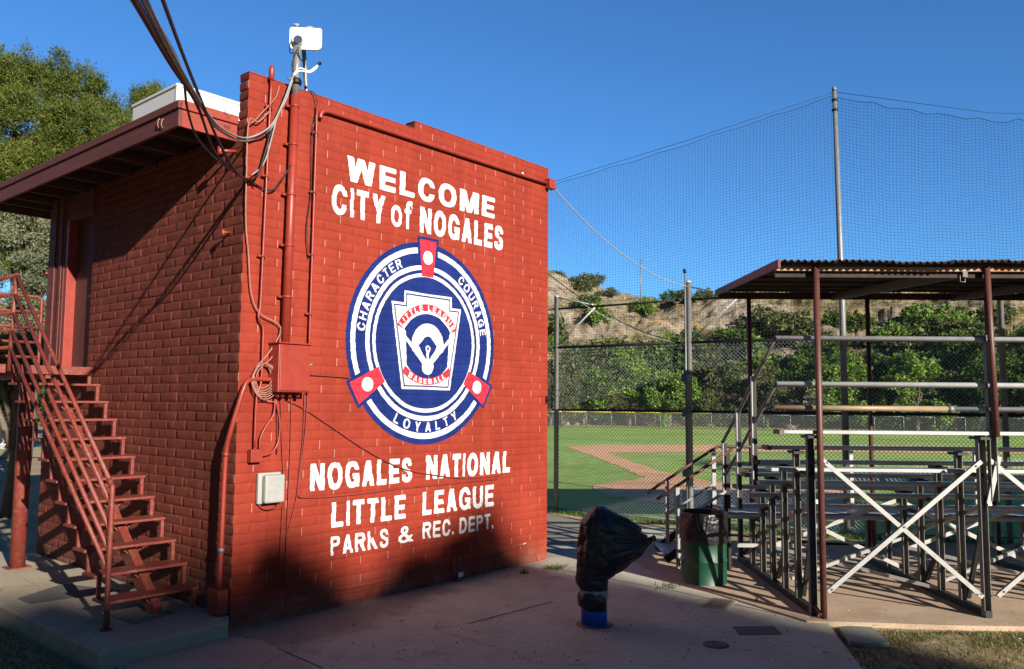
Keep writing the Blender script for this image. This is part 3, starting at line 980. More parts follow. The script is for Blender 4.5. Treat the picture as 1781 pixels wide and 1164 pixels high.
def glyph_field(ch, x, y, t):
    """positive inside the painted stroke; cap height 1, stem width t; x starts at 0 and ends at the glyph's width"""
    g = 0.09                        # half the gap to the neighbour
    w = GW_[ch]-2*g
    x = x-g
    h = t*0.86

    def rect(a, b, c, d):
        return np.minimum(np.minimum(x-a, b-x), np.minimum(y-c, d-y))

    def poly(*p):
        out = None
        for i in range(len(p)):
            (x0, y0), (x1, y1) = p[i], p[(i+1) % len(p)]
            L = math.hypot(x1-x0, y1-y0)
            dd = ((x1-x0)*(y-y0)-(y1-y0)*(x-x0))/L
            out = dd if out is None else np.minimum(out, dd)
        return out

    def oval(cx, cy, rx, ry, p=2.3):
        return (1-((np.abs(x-cx)/rx)**p+(np.abs(y-cy)/ry)**p)**(1/p))*min(rx, ry)

    def ring(cx, cy, rx, ry, tx=t, ty=h):
        return np.minimum(oval(cx, cy, rx, ry), -oval(cx, cy, rx-tx, ry-ty, 2.2))

    U, N = (lambda *a: np.maximum.reduce(a)), (lambda *a: np.minimum.reduce(a))
    stem = rect(0, t, 0, 1)
    if ch == 'I':
        return rect(0, w, 0, 1)
    if ch == '.':
        return rect(0, w, 0, t)
    if ch == 'L':
        return U(stem, rect(0, w, 0, h))
    if ch == 'E':
        return U(stem, rect(0, w, 0, h), rect(0, w*0.94, 0.5-h/2, 0.5+h/2), rect(0, w, 1-h, 1))
    if ch == 'T':
        return U(rect(w/2-t/2, w/2+t/2, 0, 1), rect(0, w, 1-h, 1))
    if ch == 'H':
        return U(stem, rect(w-t, w, 0, 1), rect(0, w, 0.5-h/2, 0.5+h/2))
    if ch == 'N':
        return U(stem, rect(w-t, w, 0, 1), poly((0, 1), (w-t*1.12, 0), (w, 0), (t*1.12, 1)))
    if ch == 'M':
        return U(stem, rect(w-t, w, 0, 1), poly((0, 1), (w/2-t*0.52, 0), (w/2+t*0.52, 0), (t*1.25, 1)), poly((w-t*1.25, 1), (w/2-t*0.52, 0), (w/2+t*0.52, 0), (w, 1)))
    if ch == 'W':
        q = w/4
        a, b = t*0.5, t*0.55
        return U(poly((0, 1), (q-a, 0), (q+a, 0), (t*1.05, 1)), poly((q-a, 0), (q+a, 0), (2*q+b, 1), (2*q-b, 1)),
                 poly((2*q-b, 1), (3*q-a, 0), (3*q+a, 0), (2*q+b, 1)), poly((3*q-a, 0), (3*q+a, 0), (w, 1), (w-t*1.05, 1)))
    if ch == 'A':
        return U(poly((0, 0), (t*1.08, 0), (w/2+t*0.56, 1), (w/2-t*0.56, 1)), poly((w-t*1.08, 0), (w, 0), (w/2+t*0.56, 1), (w/2-t*0.56, 1)), rect(w*0.2, w*0.8, 0.20, 0.20+h*0.95))
    if ch == 'Y':
        return U(rect(w/2-t/2, w/2+t/2, 0, 0.45), poly((0, 1), (w/2-t/2, 0.38), (w/2+t/2, 0.38), (t*1.15, 1)), poly((w-t*1.15, 1), (w/2-t/2, 0.38), (w/2+t/2, 0.38), (w, 1)))
    if ch == 'K':
        return U(stem, poly((t*0.7, 0.30), (t*0.7, 0.62), (w-t*1.25, 1), (w, 1)), poly((w-t*1.25, 0), (w, 0), (t*1.9, 0.66), (t*1.0, 0.52)))
    if ch == 'O':
        return ring(w/2, 0.5, w/2, 0.515)
    if ch == 'C':
        return N(ring(w/2, 0.5, w/2, 0.515), -N(rect(w*0.5, 2, 0.36, 0.65), x-w*0.5))
    if ch == 'G':
        return U(N(ring(w/2, 0.5, w/2, 0.515), -rect(w*0.55, 2, 0.40, 0.66)), rect(w*0.52, w, 0.54-h, 0.54), rect(w-t*0.8, w, 0.02, 0.54))
    if ch == 'D':
        r = N(oval(w*0.38, 0.5, w*0.62, 0.50, 2.3), x-0)
        inn = N(oval(w*0.38, 0.5, w*0.62-t, 0.50-h, 2.2), x-t)
        body = U(N(r, x-w*0.3), rect(0, w*0.42, 0, 1))
        hole = U(N(inn, x-w*0.3), rect(t, w*0.42, h, 1-h))
        return N(body, -hole)
    if ch in 'PR':
        cy, ry = 0.725, 0.275
        body = U(N(oval(w*0.55, cy, w*0.43, ry), x-w*0.5), rect(0, w*0.6, cy-ry, 1))
        hole = U(N(oval(w*0.55, cy, w*0.43-t, ry-h), x-w*0.5), rect(t, w*0.6, cy-ry+h, 1-h))
        o = U(N(body, -hole), stem)
        if ch == 'R':
            o = U(o, poly((w*0.38, cy-ry+h*0.6), (w-t*1.15, 0), (w, 0), (w*0.38+t*1.2, cy-ry+h*0.6)))
        return o
    if ch == 'B':
        o = []
        for cy, ry, k in ((0.745, 0.255, 0.94), (0.275, 0.275, 1.0)):
            body = U(N(oval(w*0.55, cy, w*0.45*k, ry), x-w*0.5), rect(0, w*0.6, cy-ry, cy+ry))
            hole = U(N(oval(w*0.55, cy, w*0.45*k-t, ry-h*0.9), x-w*0.5), rect(t, w*0.6, cy-ry+h*0.9, cy+ry-h*0.9))
            o.append(N(body, -hole))
        return U(stem, *o)
    if ch == 'S':
        up = N(ring(w/2, 0.735, w*0.47, 0.28, t*0.95, h*0.95), -N(rect(w*0.5, 2, 0.40, 0.68), x-w*0.5))
        up = N(up, U(y-0.60, N(w*0.52-x, y-0.44)))
        lo = N(ring(w/2, 0.27, w*0.5, 0.285, t*0.95, h*0.95), -rect(-2, w*0.5, 0.33, 0.62))
        lo = N(lo, U(0.40-y, N(x-w*0.48, 0.56-y)))
        mid = poly((w*0.10, 0.62), (w*0.28, 0.48), (w*0.90, 0.36), (w*0.74, 0.525))
        return U(up, lo, mid)
    if ch == 'U':
        return U(N(ring(w/2, 0.36, w/2, 0.375), 0.38-y), rect(0, t, 0.36, 1), rect(w-t, w, 0.36, 1))
    if ch == 'o':
        return ring(w/2, 0.36, w/2, 0.375, t*0.95, h*0.9)
    if ch == 'f':
        return U(rect(w*0.22, w*0.22+t, 0, 0.74), rect(0, w*0.92, 0.55, 0.55+h*0.8), N(ring(w*0.22+t*1.45, 0.72, t*1.45, 0.285, t, h), y-0.72, w*1.08-x))
    if ch == '&':
        o = U(ring(w*0.42, 0.77, w*0.25, 0.24, t*0.7, h*0.7), N(ring(w*0.38, 0.27, w*0.38, 0.285, t*0.8, h*0.8), U(0.42-y, 0.30-x)))
        return U(o, poly((w*0.20, 0.70), (w-t*1.1, 0.0), (w*1.05, 0.0), (w*0.42, 0.66)), poly((w*0.62, 0.12), (w*0.78, 0.08), (w*1.0, 0.42), (w*0.82, 0.44)),
                 poly((w*0.14, 0.44), (w*0.34, 0.38), (w*0.62, 0.62), (w*0.52, 0.70)))
    return stem


def march(fld, x0, y0, cx, cy):
    """marching squares: polygons of the region where the field is positive"""
    ni, nj = fld.shape
    V, Fc, idx = [], [], {}

    def vert(key, x, y):
        if key not in idx:
            idx[key] = len(V)
            V.append((x0+x*cx, y0+y*cy))
        return idx[key]
    ins = fld > 0
    cnt = ins[:-1, :-1].astype(int)+ins[1:, :-1]+ins[1:, 1:]+ins[:-1, 1:]
    for i, j in np.argwhere(cnt > 0):
        cs = ((i, j), (i+1, j), (i+1, j+1), (i, j+1))
        P = []
        for k in range(4):
            p, q = cs[k], cs[(k+1) % 4]
            if ins[p]:
                P.append(vert(('n',)+p, p[0], p[1]))
            if ins[p] != ins[q]:
                t = fld[p]/(fld[p]-fld[q])
                t = min(0.98, max(0.02, t))
                key = ('e',)+(p+q if p < q else q+p)
                P.append(vert(key, p[0]+(q[0]-p[0])*t, p[1]+(q[1]-p[1])*t))
        if len(P) >= 3:
            Fc.append(P)
    return V, Fc


def lay(V, Fc, off, name, mat, parent):
    """lay flat polygons over the block relief of the front wall"""
    P = np.array(V)
    H = relief(P[:, 0], P[:, 1], 3, 0.55)
    Z = P[:, 1]+wob(P[:, 0], P[:, 1], 3)
    me = bpy.data.meshes.new(name)
    me.from_pydata(np.stack([P[:, 0], -H-off, Z], -1).tolist(), [], Fc)
    me.materials.append(mat)
    me.polygons.foreach_set('use_smooth', [True]*len(Fc))
    me.update()
    o = bpy.data.objects.new(name, me)
    COL.objects.link(o)
    o.parent = parent
    return o


def word(body, x0, x1, z0, z1, name='painted_word', t=0.21, cell=0.0075, adv=None):
    tot = sum(GW_[c] for c in body)-0.18
    sx, sz = (x1-x0)/tot, z1-z0
    nx, nz = int((x1-x0+0.04)/cell), int((sz*1.06+0.03)/cell)
    X = x0-0.02+np.arange(nx+1)*cell
    Z = z0-0.03*sz-0.01+np.arange(nz+1)*cell
    gx, gz = np.meshgrid(X, Z, indexing='ij')
    rw_ = np.floor(gz/CH+1e-6)
    gx = gx+(vnoise(gx*40, gz*40, 5)-0.5)*0.005+(hsh(rw_, np.floor((gx+(rw_ % 2)*BL/2)/BL), 77)-0.5)*0.011       # hand painted edge, stepping at the joints
    fld = np.full(gx.shape, -1.0)
    cur = -0.09
    for c in body:
        fld = np.maximum(fld, glyph_field(c, (gx-x0)/sx-cur, (gz-z0)/sz, t))
        cur += GW_[c]
    V, Fc = march(fld, X[0], Z[0], cell, cell)
    return lay(V, Fc, 0.0030, name, M['white_paint'], booth)


def letter(ch, size, wide, ang, px, pz, off, t=0.2):
    """one letter of the emblem, centred at (px, pz) and turned by ang"""
    cell = size/22.0
    w = GW_[ch]
    nx, nz = int(w*size/cell)+3, int(size*1.1/cell)+3
    X = -0.02+np.arange(nx+1)*cell/size
    Z = -0.05+np.arange(nz+1)*cell/size
    gx, gz = np.meshgrid(X, Z, indexing='ij')
    V, Fc = march(glyph_field(ch, gx, gz, t), X[0], Z[0], cell/size, cell/size)
    P = np.array(V)
    u, v = (P[:, 0]-w/2)*size*wide, (P[:, 1]-0.5)*size
    c, s_ = math.cos(ang), math.sin(ang)
    return lay(np.stack([px+u*c-v*s_, pz+u*s_+v*c], -1), Fc, off, 'painted_letter', M['white_paint'], emblem)


word('WELCOME', 1.285, 3.845, 4.79, 5.085, t=0.25)
word('CITY', 1.088, 1.873, 4.372, 4.715, t=0.235)
word('of', 1.963, 2.300, 4.382, 4.735, t=0.20)
word('NOGALES', 2.443, 4.028, 4.375, 4.705, t=0.27)
word('NOGALES', 0.905, 2.382, 1.288, 1.580, t=0.26)
word('NATIONAL', 2.618, 4.217, 1.296, 1.592, t=0.27)
word('LITTLE', 1.195, 2.288, 0.864, 1.142, t=0.24)
word('LEAGUE', 2.572, 3.877, 0.866, 1.152, t=0.24)
word('PARKS', 1.196, 2.028, 0.562, 0.768, t=0.21, cell=0.0065)
word('&', 2.185, 2.420, 0.575, 0.765, t=0.21, cell=0.0065)
word('REC.', 2.580, 3.125, 0.578, 0.776, t=0.21, cell=0.0065)
word('DEPT.', 3.224, 3.882, 0.572, 0.772, t=0.21, cell=0.0065)

EXC, EZC = 2.592, 2.995
emblem = None


def ringpoly(r0, r1, a0=0, a1=360, n=96):
    vs, fs = [], []
    A = np.radians(np.linspace(a0, a1, n+1))
    for a in A:
        vs += [(EXC+r0*math.cos(a), EZC+r0*math.sin(a)), (EXC+r1*math.cos(a), EZC+r1*math.sin(a))]
    for i in range(n):
        fs.append((2*i, 2*i+1, 2*i+3, 2*i+2))
    return vs, fs


def fanpoly(pts):
    return [(EXC+x, EZC+z) for x, z in pts], [tuple(range(len(pts)))]


def arcpts(cx, cz, r, a0, a1, n=16):
    return [(cx+r*math.cos(math.radians(a)), cz+r*math.sin(math.radians(a))) for a in np.linspace(a0, a1, n)]


def rot2(pts, deg):
    c, s = math.cos(math.radians(deg)), math.sin(math.radians(deg))
    return [(x*c-z*s, x*s+z*c) for x, z in pts]


emblem = conform(*fanpoly(arcpts(0, 0, 1.262, 0, 357, 120)), 0.0012, 'painted_emblem', M['blue_paint'], booth)


def epart(name, vf, off, mat):
    return conform(vf[0], vf[1], off, name, mat, emblem)


for r0, r1 in ((1.125, 1.195), (0.915, 0.975), (0.825, 0.872)):
    epart('white_ring', ringpoly(r0, r1), 0.0026, M['white_paint'])
for ang in (0, 120, 240):
    tabo = [(-0.118, 0.80), (0.118, 0.80), (0.182, 1.325), (-0.182, 1.325)]
    epart('tab_border', fanpoly(rot2([(-0.170, 1.0), (0.170, 1.0), (0.180, 1.33), (-0.180, 1.33)], ang)), 0.0034, M['blue_paint'])
    epart('red_tab', fanpoly(rot2([(-0.100, 0.83), (0.100, 0.83), (0.145, 1.295), (-0.145, 1.295)], ang)), 0.0042, M['crimson_paint'])
    c = rot2([(0, 1.075)], ang)[0]
    epart('white_dot', fanpoly(arcpts(c[0], c[1], 0.085, 0, 345, 24)), 0.0050, M['white_paint'])


def arc_text(body, r, a0, a1, size, outward=True, off=0.0034, cx=0.0, cz=0.0, t=0.2, wide=1.0):
    tot = [0.0]
    for p, q_ in zip(body[:-1], body[1:]):
        tot.append(tot[-1]+(GW_[p]+GW_[q_])/2)
    for ch, k in zip(body, tot):
        a = a0+(a1-a0)*k/tot[-1]
        letter(ch, size, wide, math.radians(a-90 if outward else a+90), EXC+cx+r*math.cos(math.radians(a)), EZC+cz+r*math.sin(math.radians(a)), off, t)


arc_text('CHARACTER', 1.05, 173, 117.5, 0.112, wide=1.0)
arc_text('COURAGE', 1.05, 54.5, 11, 0.112)
arc_text('LOYALTY', 1.05, 243.5, 299, 0.118, False)
KEY = [(-0.385, 0.618), (0.435, 0.618), (0.435, 0.478), (0.610, 0.468), (0.425, -0.585), (-0.400, -0.585), (-0.590, 0.468), (-0.385, 0.478)]
KX = 0.02


def inset(d):
    zs = 0.474-d
    xl, xr = -0.590+1.2*d, 0.610-1.2*d
    P = [(xl, zs), (-0.400+d, -0.585+d), (0.425-d, -0.585+d), (xr, zs), (0.435-d, zs), (0.435-d, 0.618-d), (-0.385+d, 0.618-d), (-0.385+d, zs)]
    return [(EXC+x, EZC+z) for x, z in P], [(0, 1, 2, 3, 4, 7), (7, 4, 5, 6)]


epart('keystone', inset(0.0), 0.0028, M['white_paint'])
epart('keystone_line', inset(0.030), 0.0036, M['blue_paint'])
epart('keystone_face', inset(0.048), 0.0044, M['white_paint'])
# fan of the ball field
epart('field_fan', fanpoly(arcpts(0.02, -0.11, 0.475, 33, 147, 26)+[(-0.355, 0.12), (-0.33, -0.29)]+arcpts(0.02, -0.02, 0.44, 218, 322, 16)+[(0.37, -0.29), (0.395, 0.12)]), 0.0052, M['blue_paint'])
epart('top_line', fanpoly(arcpts(0.02, -0.02, 0.500, 62, 118, 20)+arcpts(0.02, -0.02, 0.485, 118, 62, 20)), 0.0052, M['blue_paint'])
epart('red_arc_band', fanpoly(arcpts(0.02, -0.12, 0.605, 31, 149, 26)+arcpts(0.02, -0.10, 0.50, 149, 31, 26)), 0.0060, M['crimson_paint'])
epart('red_arc_band', fanpoly(arcpts(0.02, 0.12, 0.56, 228, 312, 22)+arcpts(0.02, 0.13, 0.66, 309, 231, 22)), 0.0060, M['crimson_paint'])
# infield arc, foul lines, diamond, home circle
epart('infield_arc', fanpoly(arcpts(0.02, -0.03, 0.275, -15, 195, 26)+[(0.02, -0.27)]), 0.0060, M['white_paint'])
epart('foul_line', fanpoly([(-0.445, 0.105), (-0.415, 0.135), (0.045, -0.30), (0.0, -0.33)]), 0.0060, M['white_paint'])
epart('foul_line', fanpoly([(0.480, 0.105), (0.450, 0.135), (0.0, -0.30), (0.04, -0.33)]), 0.0060, M['white_paint'])
epart('infield_diamond', fanpoly([(0.02, 0.085), (0.072, 0.068), (0.178, -0.04), (0.135, -0.105), (0.055, -0.20), (0.02, -0.225), (-0.015, -0.20), (-0.095, -0.105), (-0.138, -0.04), (-0.032, 0.068)]), 0.0070, M['blue_paint'])
epart('pitch_mark', fanpoly(arcpts(0.02, -0.075, 0.042, 300, 600, 16)+[(0.035, -0.32), (0.005, -0.32)][::-1]), 0.0078, M['white_paint'])
epart('pitch_dot', fanpoly(arcpts(0.02, -0.075, 0.020, 0, 340, 12)), 0.0084, M['blue_paint'])
epart('home_circle', fanpoly(arcpts(0.02, -0.30, 0.10, 0, 350, 26)), 0.0084, M['white_paint'])
arc_text('LITTLE', 0.548, 144, 103, 0.070, True, 0.0072, 0.02, -0.11, 0.23, 1.15)
arc_text('LEAGUE', 0.548, 88, 37, 0.070, True, 0.0072, 0.02, -0.11, 0.23, 1.15)
arc_text('BASEBALL', 0.610, 242.5, 297.5, 0.070, False, 0.0072, 0.02, 0.127, 0.23, 1.1)

# ------------------------------------------------------------------ fittings on the front wall
WO = -0.055      # a little in front of the wall face
em = thing('electrical_box', 'red painted electrical cabinet mounted on the front wall below the tall mast', 'electrical box', (0.53, -0.02, 2.34))
MB().box(0.338, 0.722, -0.19, -0.012, 2.345, 2.845).build('cabinet', M['redmetal'], em, 0.008)
MB().box(0.348, 0.714, -0.205, -0.192, 2.360, 2.815).build('door', M['redmetal'], em, 0.006)
MB().box(0.326, 0.734, -0.215, -0.012, 2.846, 2.862).build('rain_lid', M['redmetal'], em, 0.004)
for xx in (0.40, 0.46, 0.55, 0.65):
    MB().lathe([(0.022, -0.05), (0.022, -0.01), (0.030, -0.01), (0.030, 0.0)], (xx, -0.09, 2.343), 12).build('fitting', M['redmetal'], em)
MB().tube([(0.735, -0.10, 2.66), (0.775, -0.11, 2.64), (0.805, -0.115, 2.655)], 0.008, 6).build('latch', M['greycable'], em)


def pipe_thing(name, label, cat, pts, r, mat, group=None, extra=None, n=10):
    p0 = pts[-1]
    t = thing(name, label, cat, tuple(p0), group)
    MB().tube(pts, r, n).build('pipe', mat, t)
    if extra:
        extra(t)
    return t


def straps(t, zs, x0f, y, r):
    for z in zs:
        x = x0f(z)
        m = MB()
        m.lathe([(r+0.006, -0.012), (r+0.006, 0.012)], (x, y, z), 16)
        m.box(x-r-0.035, x+r+0.035, y+r*0.7, y+r+0.012, z-0.011, z+0.011)
        m.build('strap', M['redmetal'], t)


mx = lambda z: 0.478+(z-2.86)*0.0125
mast = thing('service_mast', 'thick red and bare metal mast pipe rising past the parapet to the white dish', 'pipe', (0.545, -0.075, 2.86))
MB().tube([(mx(2.87), -0.085, 2.865), (mx(5.55), -0.085, 5.55)], 0.046, 16).build('pipe', M['redmetal'], mast)
MB().tube([(mx(5.55), -0.085, 5.551), (mx(6.10), -0.085, 6.12)], 0.043, 16).build('bare_pipe', M['steel'], mast)
straps(mast, (3.35, 3.9, 4.45, 5.0, 5.42), mx, -0.085, 0.046)
MB().lathe([(0.052, 0), (0.062, 0.02), (0.062, 0.05), (0.05, 0.07)], (mx(5.68), -0.085, 5.66), 14).build('weather_collar', M['black'], mast)
MB().bar((mx(5.72)-0.10, -0.085, 5.70), (mx(5.72)+0.06, -0.085, 5.72), 0.02, 0.02).build('insulator_arm', M['steel'], mast)

lp = lambda z: 0.188+max(0, z-3.2)*0.0175
pipe_thing('capped_conduit', 'thin red conduit with a pointed cap nearest the wall corner', 'pipe',
           smooth_path([(lp(5.62), WO, 5.64), (lp(5.0), WO, 5.0), (lp(4.2), WO, 4.2), (0.190, WO, 3.3), (0.170, WO, 3.12), (0.225, WO, 3.02), (0.232, WO, 2.85), (0.226, WO, 2.45), (0.180, WO, 2.28), (0.175, WO, 1.78)], 5), 0.0125, M['redmetal'],
           extra=lambda t: (MB().lathe([(0.014, -0.07), (0.030, -0.06), (0.030, 0.05), (0.022, 0.085), (0.008, 0.10)], (lp(5.62), WO, 5.70), 12).build('weather_cap', M['redmetal'], t),
                            straps(t, (5.35, 4.6, 3.75), lp, WO, 0.013)))
rp = lambda z: 0.803+max(0, z-3.0)*0.0055
pipe_thing('tall_thin_conduit', 'thin red conduit to the right of the thick mast pipe, running down behind the cabinet', 'pipe',
           [(rp(5.52), WO, 5.53), (rp(5.40), WO, 5.40), (rp(3.0), WO, 3.0), (0.802, WO, 2.34)], 0.0125, M['redmetal'],
           extra=lambda t: straps(t, (5.22, 4.55, 3.85, 3.2), rp, WO, 0.013))
pipe_thing('roofline_conduit', 'red conduit running along the top of the front wall to a small end box', 'pipe',
           smooth_path([(0.875, -0.04, 5.40), (0.89, -0.04, 5.465), (0.96, -0.04, 5.505), (1.2, -0.04, 5.512), (2.3, -0.04, 5.517), (3.6, -0.04, 5.523), (4.96, -0.04, 5.53)], 5), 0.026, M['redmetal'],
           extra=lambda t: (MB().box(4.965, 5.115, -0.10, -0.005, 5.45, 5.60).build('end_box', M['redmetal'], t, 0.006),
                            MB().tube([(4.35, -0.06, 5.54), (4.35, -0.09, 5.535)], 0.014, 8).build('white_plug', M['plastic_white'], t)))
jb = thing('junction_box', 'small square red junction box low on the wall beside the grey plastic case', 'junction box', (0.24, -0.03, 1.63))
MB().box(0.126, 0.256, -0.08, -0.008, 1.632, 1.764).build('case', M['redmetal'], jb, 0.005)
MB().box(0.132, 0.250, -0.088, -0.0815, 1.638, 1.758).build('lid', M['redmetal'], jb, 0.002)
pipe_thing('bent_conduit', 'thin red conduit curving from the cabinet down into the small junction box', 'pipe',
           smooth_path([(0.40, -0.05, 2.28), (0.39, -0.05, 2.12), (0.30, -0.05, 1.99), (0.245, -0.05, 1.88), (0.236, -0.05, 1.77)], 5), 0.010, M['redmetal'])
pipe_thing('bent_conduit', 'short red conduit curving sideways out of the small junction box', 'pipe',
           smooth_path([(0.41, -0.05, 2.27), (0.465, -0.05, 2.05), (0.46, -0.05, 1.85), (0.39, -0.05, 1.73), (0.295, -0.05, 1.70), (0.26, -0.05, 1.70)], 5), 0.011, M['redmetal'])
MB_t = thing('telephone_case', 'grey white plastic wiring case with ribbed lid on the red wall', 'wiring box', (0.43, -0.03, 1.2))
MB().box(0.235, 0.500, -0.055, -0.008, 1.205, 1.520).build('backplate', M['plastic_grey'], MB_t, 0.012)
MB().box(0.275, 0.505, -0.125, -0.055, 1.215, 1.500).build('lid', M['plastic_grey'], MB_t, 0.018)
for k in range(3):
    MB().box(0.310, 0.470, -0.1285, -0.124, 1.285+k*0.062, 1.291+k*0.062).build('rib', surf('rib_grey', (0.32, 0.32, 0.30), (0.36, 0.36, 0.34), 5, 0.6), MB_t)
MB().tube(smooth_path([(0.26, -0.03, 1.205), (0.30, -0.05, 1.165), (0.38, -0.06, 1.15), (0.46, -0.06, 1.17), (0.47, -0.05, 1.215)], 5), 0.006, 6).build('wire_loop', M['redcable'], MB_t)


def cable(name, label, pts, r, mat, group=None, n=6, step=5, cat='cable'):
    P = smooth_path(pts, step) if len(pts) > 2 else pts
    if isinstance(r, tuple):
        r = list(np.interp(np.linspace(0, 1, len(P)), np.linspace(0, 1, len(r)), r))
    o = MB().tube(P, r, n).build(name, mat)
    return tag(o, label, cat, group)


def W(x, y, off=0.03):
    return ony(x, y, -off)


# thin lines down from the cabinet
G1 = 'thin painted cables under the cabinet'
for lab, pts in (('thin red cable dropping straight from the cabinet to the dark wall foot', [(488, 690), (490, 760), (493, 850), (488, 940), (485, 1015)]),
                 ('thin red cable curling along the wall foot from the cabinet', [(507, 690), (505, 780), (500, 900), (497, 1000), (503, 1026), (520, 1031), (620, 1022), (740, 995), (850, 970), (910, 949)]),
                 ('thin red cable turning right under the upper word of the lower lettering', [(530, 684), (527, 760), (519, 840), (518, 858), (530, 866), (600, 862), (700, 850), (800, 840), (866, 834)]),
                 ('thin red cable beside the right edge of the cabinet, crossing to its neighbours', [(535, 684), (530, 760), (515, 870), (500, 930), (497, 990)]),
                 ('slack dark cable sagging from the cabinet across the lower white lettering', [(497, 695), (530, 712), (580, 745), (640, 785), (700, 815), (760, 827), (810, 832), (868, 828)])):
    cable('wall_cable', lab, [W(x, y, 0.022) for x, y in pts], 0.0055, M['redcable'], G1)
cable('wall_cable', 'red cable running right from the cabinet into the round blue emblem', [W(541, 652, 0.03), W(570, 654, 0.02), W(608, 657, 0.03)], 0.007, M['redcable'])
# coil
cl = MB()
cc = W(457, 655, 0.06)
for k in range(6):
    rr = 0.115+0.012*k
    cl.tube([(cc[0]+rr*math.cos(t)*0.9+0.004*k, cc[1]-0.006*k+0.012*math.sin(3*t+k), cc[2]+rr*math.sin(t)*1.05-0.01*k) for t in np.linspace(0, 2*math.pi, 26)], 0.0055, 6, False)
cl = cl.build('cable_coil', M['tancable'])
tag(cl, 'coil of dusty cable hung on the wall left of the cabinet', 'cable coil')
cable('drop_cable', 'pale tan cable hanging down the corner of the front wall', [W(470, 192, 0.05), W(450, 212, 0.06), (-0.02, -0.06, 5.12), (-0.02, -0.05, 4.6), (-0.01, -0.05, 4.1), W(432, 440, 0.05), W(437, 510, 0.05), W(452, 545, 0.05), W(483, 563, 0.05), W(487, 580, 0.06), W(470, 610, 0.06), W(445, 640, 0.06)], 0.0075, M['tancable'], n=7)
cable('drop_cable', 'tan cable looping from the coil up to the cabinet top', [W(487, 575, 0.05), W(486, 600, 0.07), W(470, 625, 0.07), W(447, 650, 0.06), W(452, 690, 0.05), W(478, 700, 0.05)], 0.006, M['tancable'])
cable('mast_side_cable', 'thin dark cable clipped along the right side of the thick mast', [W(502, 310, 0.10), W(504, 420, 0.07), W(500, 500, 0.07), W(490, 570, 0.07), W(480, 640, 0.05), W(482, 720, 0.03), W(482, 790, 0.03)], 0.006, M['redcable'])
cable('loose_loop_cable', 'thin black cable drooping over the parapet beside the small conduit', [W(536, 158, 0.0), W(545, 161, 0.04), W(551, 172, 0.06), W(550, 195, 0.05), W(543, 240, 0.05), W(541, 330, 0.03), W(533, 400, 0.03), W(537, 450, 0.04)], 0.0055, M['black'])
# big conduit at the corner of the side wall
bc = thing('corner_conduit', 'thick red conduit bending around the booth corner down to a box on the pad', 'pipe', (-0.09, 0.1, 0.16))
MB().tube(smooth_path([(0.345, -0.055, 2.475), (0.17, -0.06, 2.475), (0.06, -0.075, 2.45), (0.005, -0.085, 2.36), (-0.035, -0.07, 2.20), (-0.075, -0.03, 1.98), (-0.085, 0.03, 1.78), (-0.085, 0.05, 1.5), (-0.085, 0.06, 0.9), (-0.085, 0.07, 0.42)], 6), 0.024, 12).build('pipe', M['redmetal'], bc)
MB().box(-0.14, -0.025, 0.0, 0.20, 0.165, 0.40).build('pull_box', M['redmetal'], bc, 0.006)
MB().lathe([(0.031, -0.02), (0.031, 0.02)], (-0.085, 0.062, 0.78), 14).build('coupling', M['steel'], bc)
MB().lathe([(0.028, -0.02), (0.028, 0.02)], (-0.085, 0.04, 1.72), 14).build('coupling', M['redmetal'], bc)
# small metal stubs and the box at the corner
sp = thing('wall_spigot', 'small red pipe stub on the side wall near the corner', 'pipe stub', (-0.05, 0.22, 4.02))
MB().tube([(0.0, 0.25, 4.005), (-0.09, 0.24, 3.99)], 0.012, 8).build('stub', M['redmetal'], sp)
MB().tube([(-0.09, 0.24, 3.955), (-0.09, 0.24, 4.02)], 0.017, 8).build('nut', M['redmetal'], sp)
for y0, dz in ((0.33, 5.02), (0.42, 4.98)):
    pass
pb = thing('stub_bracket', 'stubby red pipe bracket under the eave at the booth corner', 'bracket', (-0.1, 0.2, 4.84))
MB().tube([(0.0, 0.2, 4.86), (-0.17, 0.22, 4.83)], 0.018, 8).build('arm', M['redmetal'], pb)
MB().tube([(-0.17, 0.22, 4.79), (-0.17, 0.22, 4.87)], 0.028, 8).build('cap', M['redmetal'], pb)
# low outlet on front wall
fo = thing('wall_faucet', 'small weathered faucet with a white tag low on the front wall', 'faucet', (3.05, -0.05, 0.2))
MB().tube([W(797, 1005, 0.0), W(797, 1003, 0.10)], 0.014, 8).build('pipe', M['lidiron'], fo)
MB().tube([W(798, 1000, 0.10), W(798, 1018, 0.11)], [0.02, 0.012], 8).build('spout', M['lidiron'], fo)
MB().box(*sorted((W(795, 1000, 0.1)[0], W(803, 1000, 0.1)[0])), -0.128, -0.122, W(800, 1003, .1)[2], W(800, 995, .1)[2]).build('tag', M['plastic_white'], fo)
pipe_thing('riser_pipe', 'short red pipe rising from the ground beside the small faucet', 'pipe', [W(788, 975, 0.035), W(790, 1030, 0.04)], 0.014, M['redmetal'])
ck = thing('white_clip', 'tiny white metal clip on the wall near its right edge', 'clip', tuple(W(913, 946, 0.0)))
MB().bar(W(909, 947, 0.02), W(915, 944, 0.05), 0.008, 0.01).build('blade', M['plastic_white'], ck)
MB().bar(W(909, 951, 0.0), W(909, 946, 0.02), 0.008, 0.008).build('stem', M['lidiron'], ck)

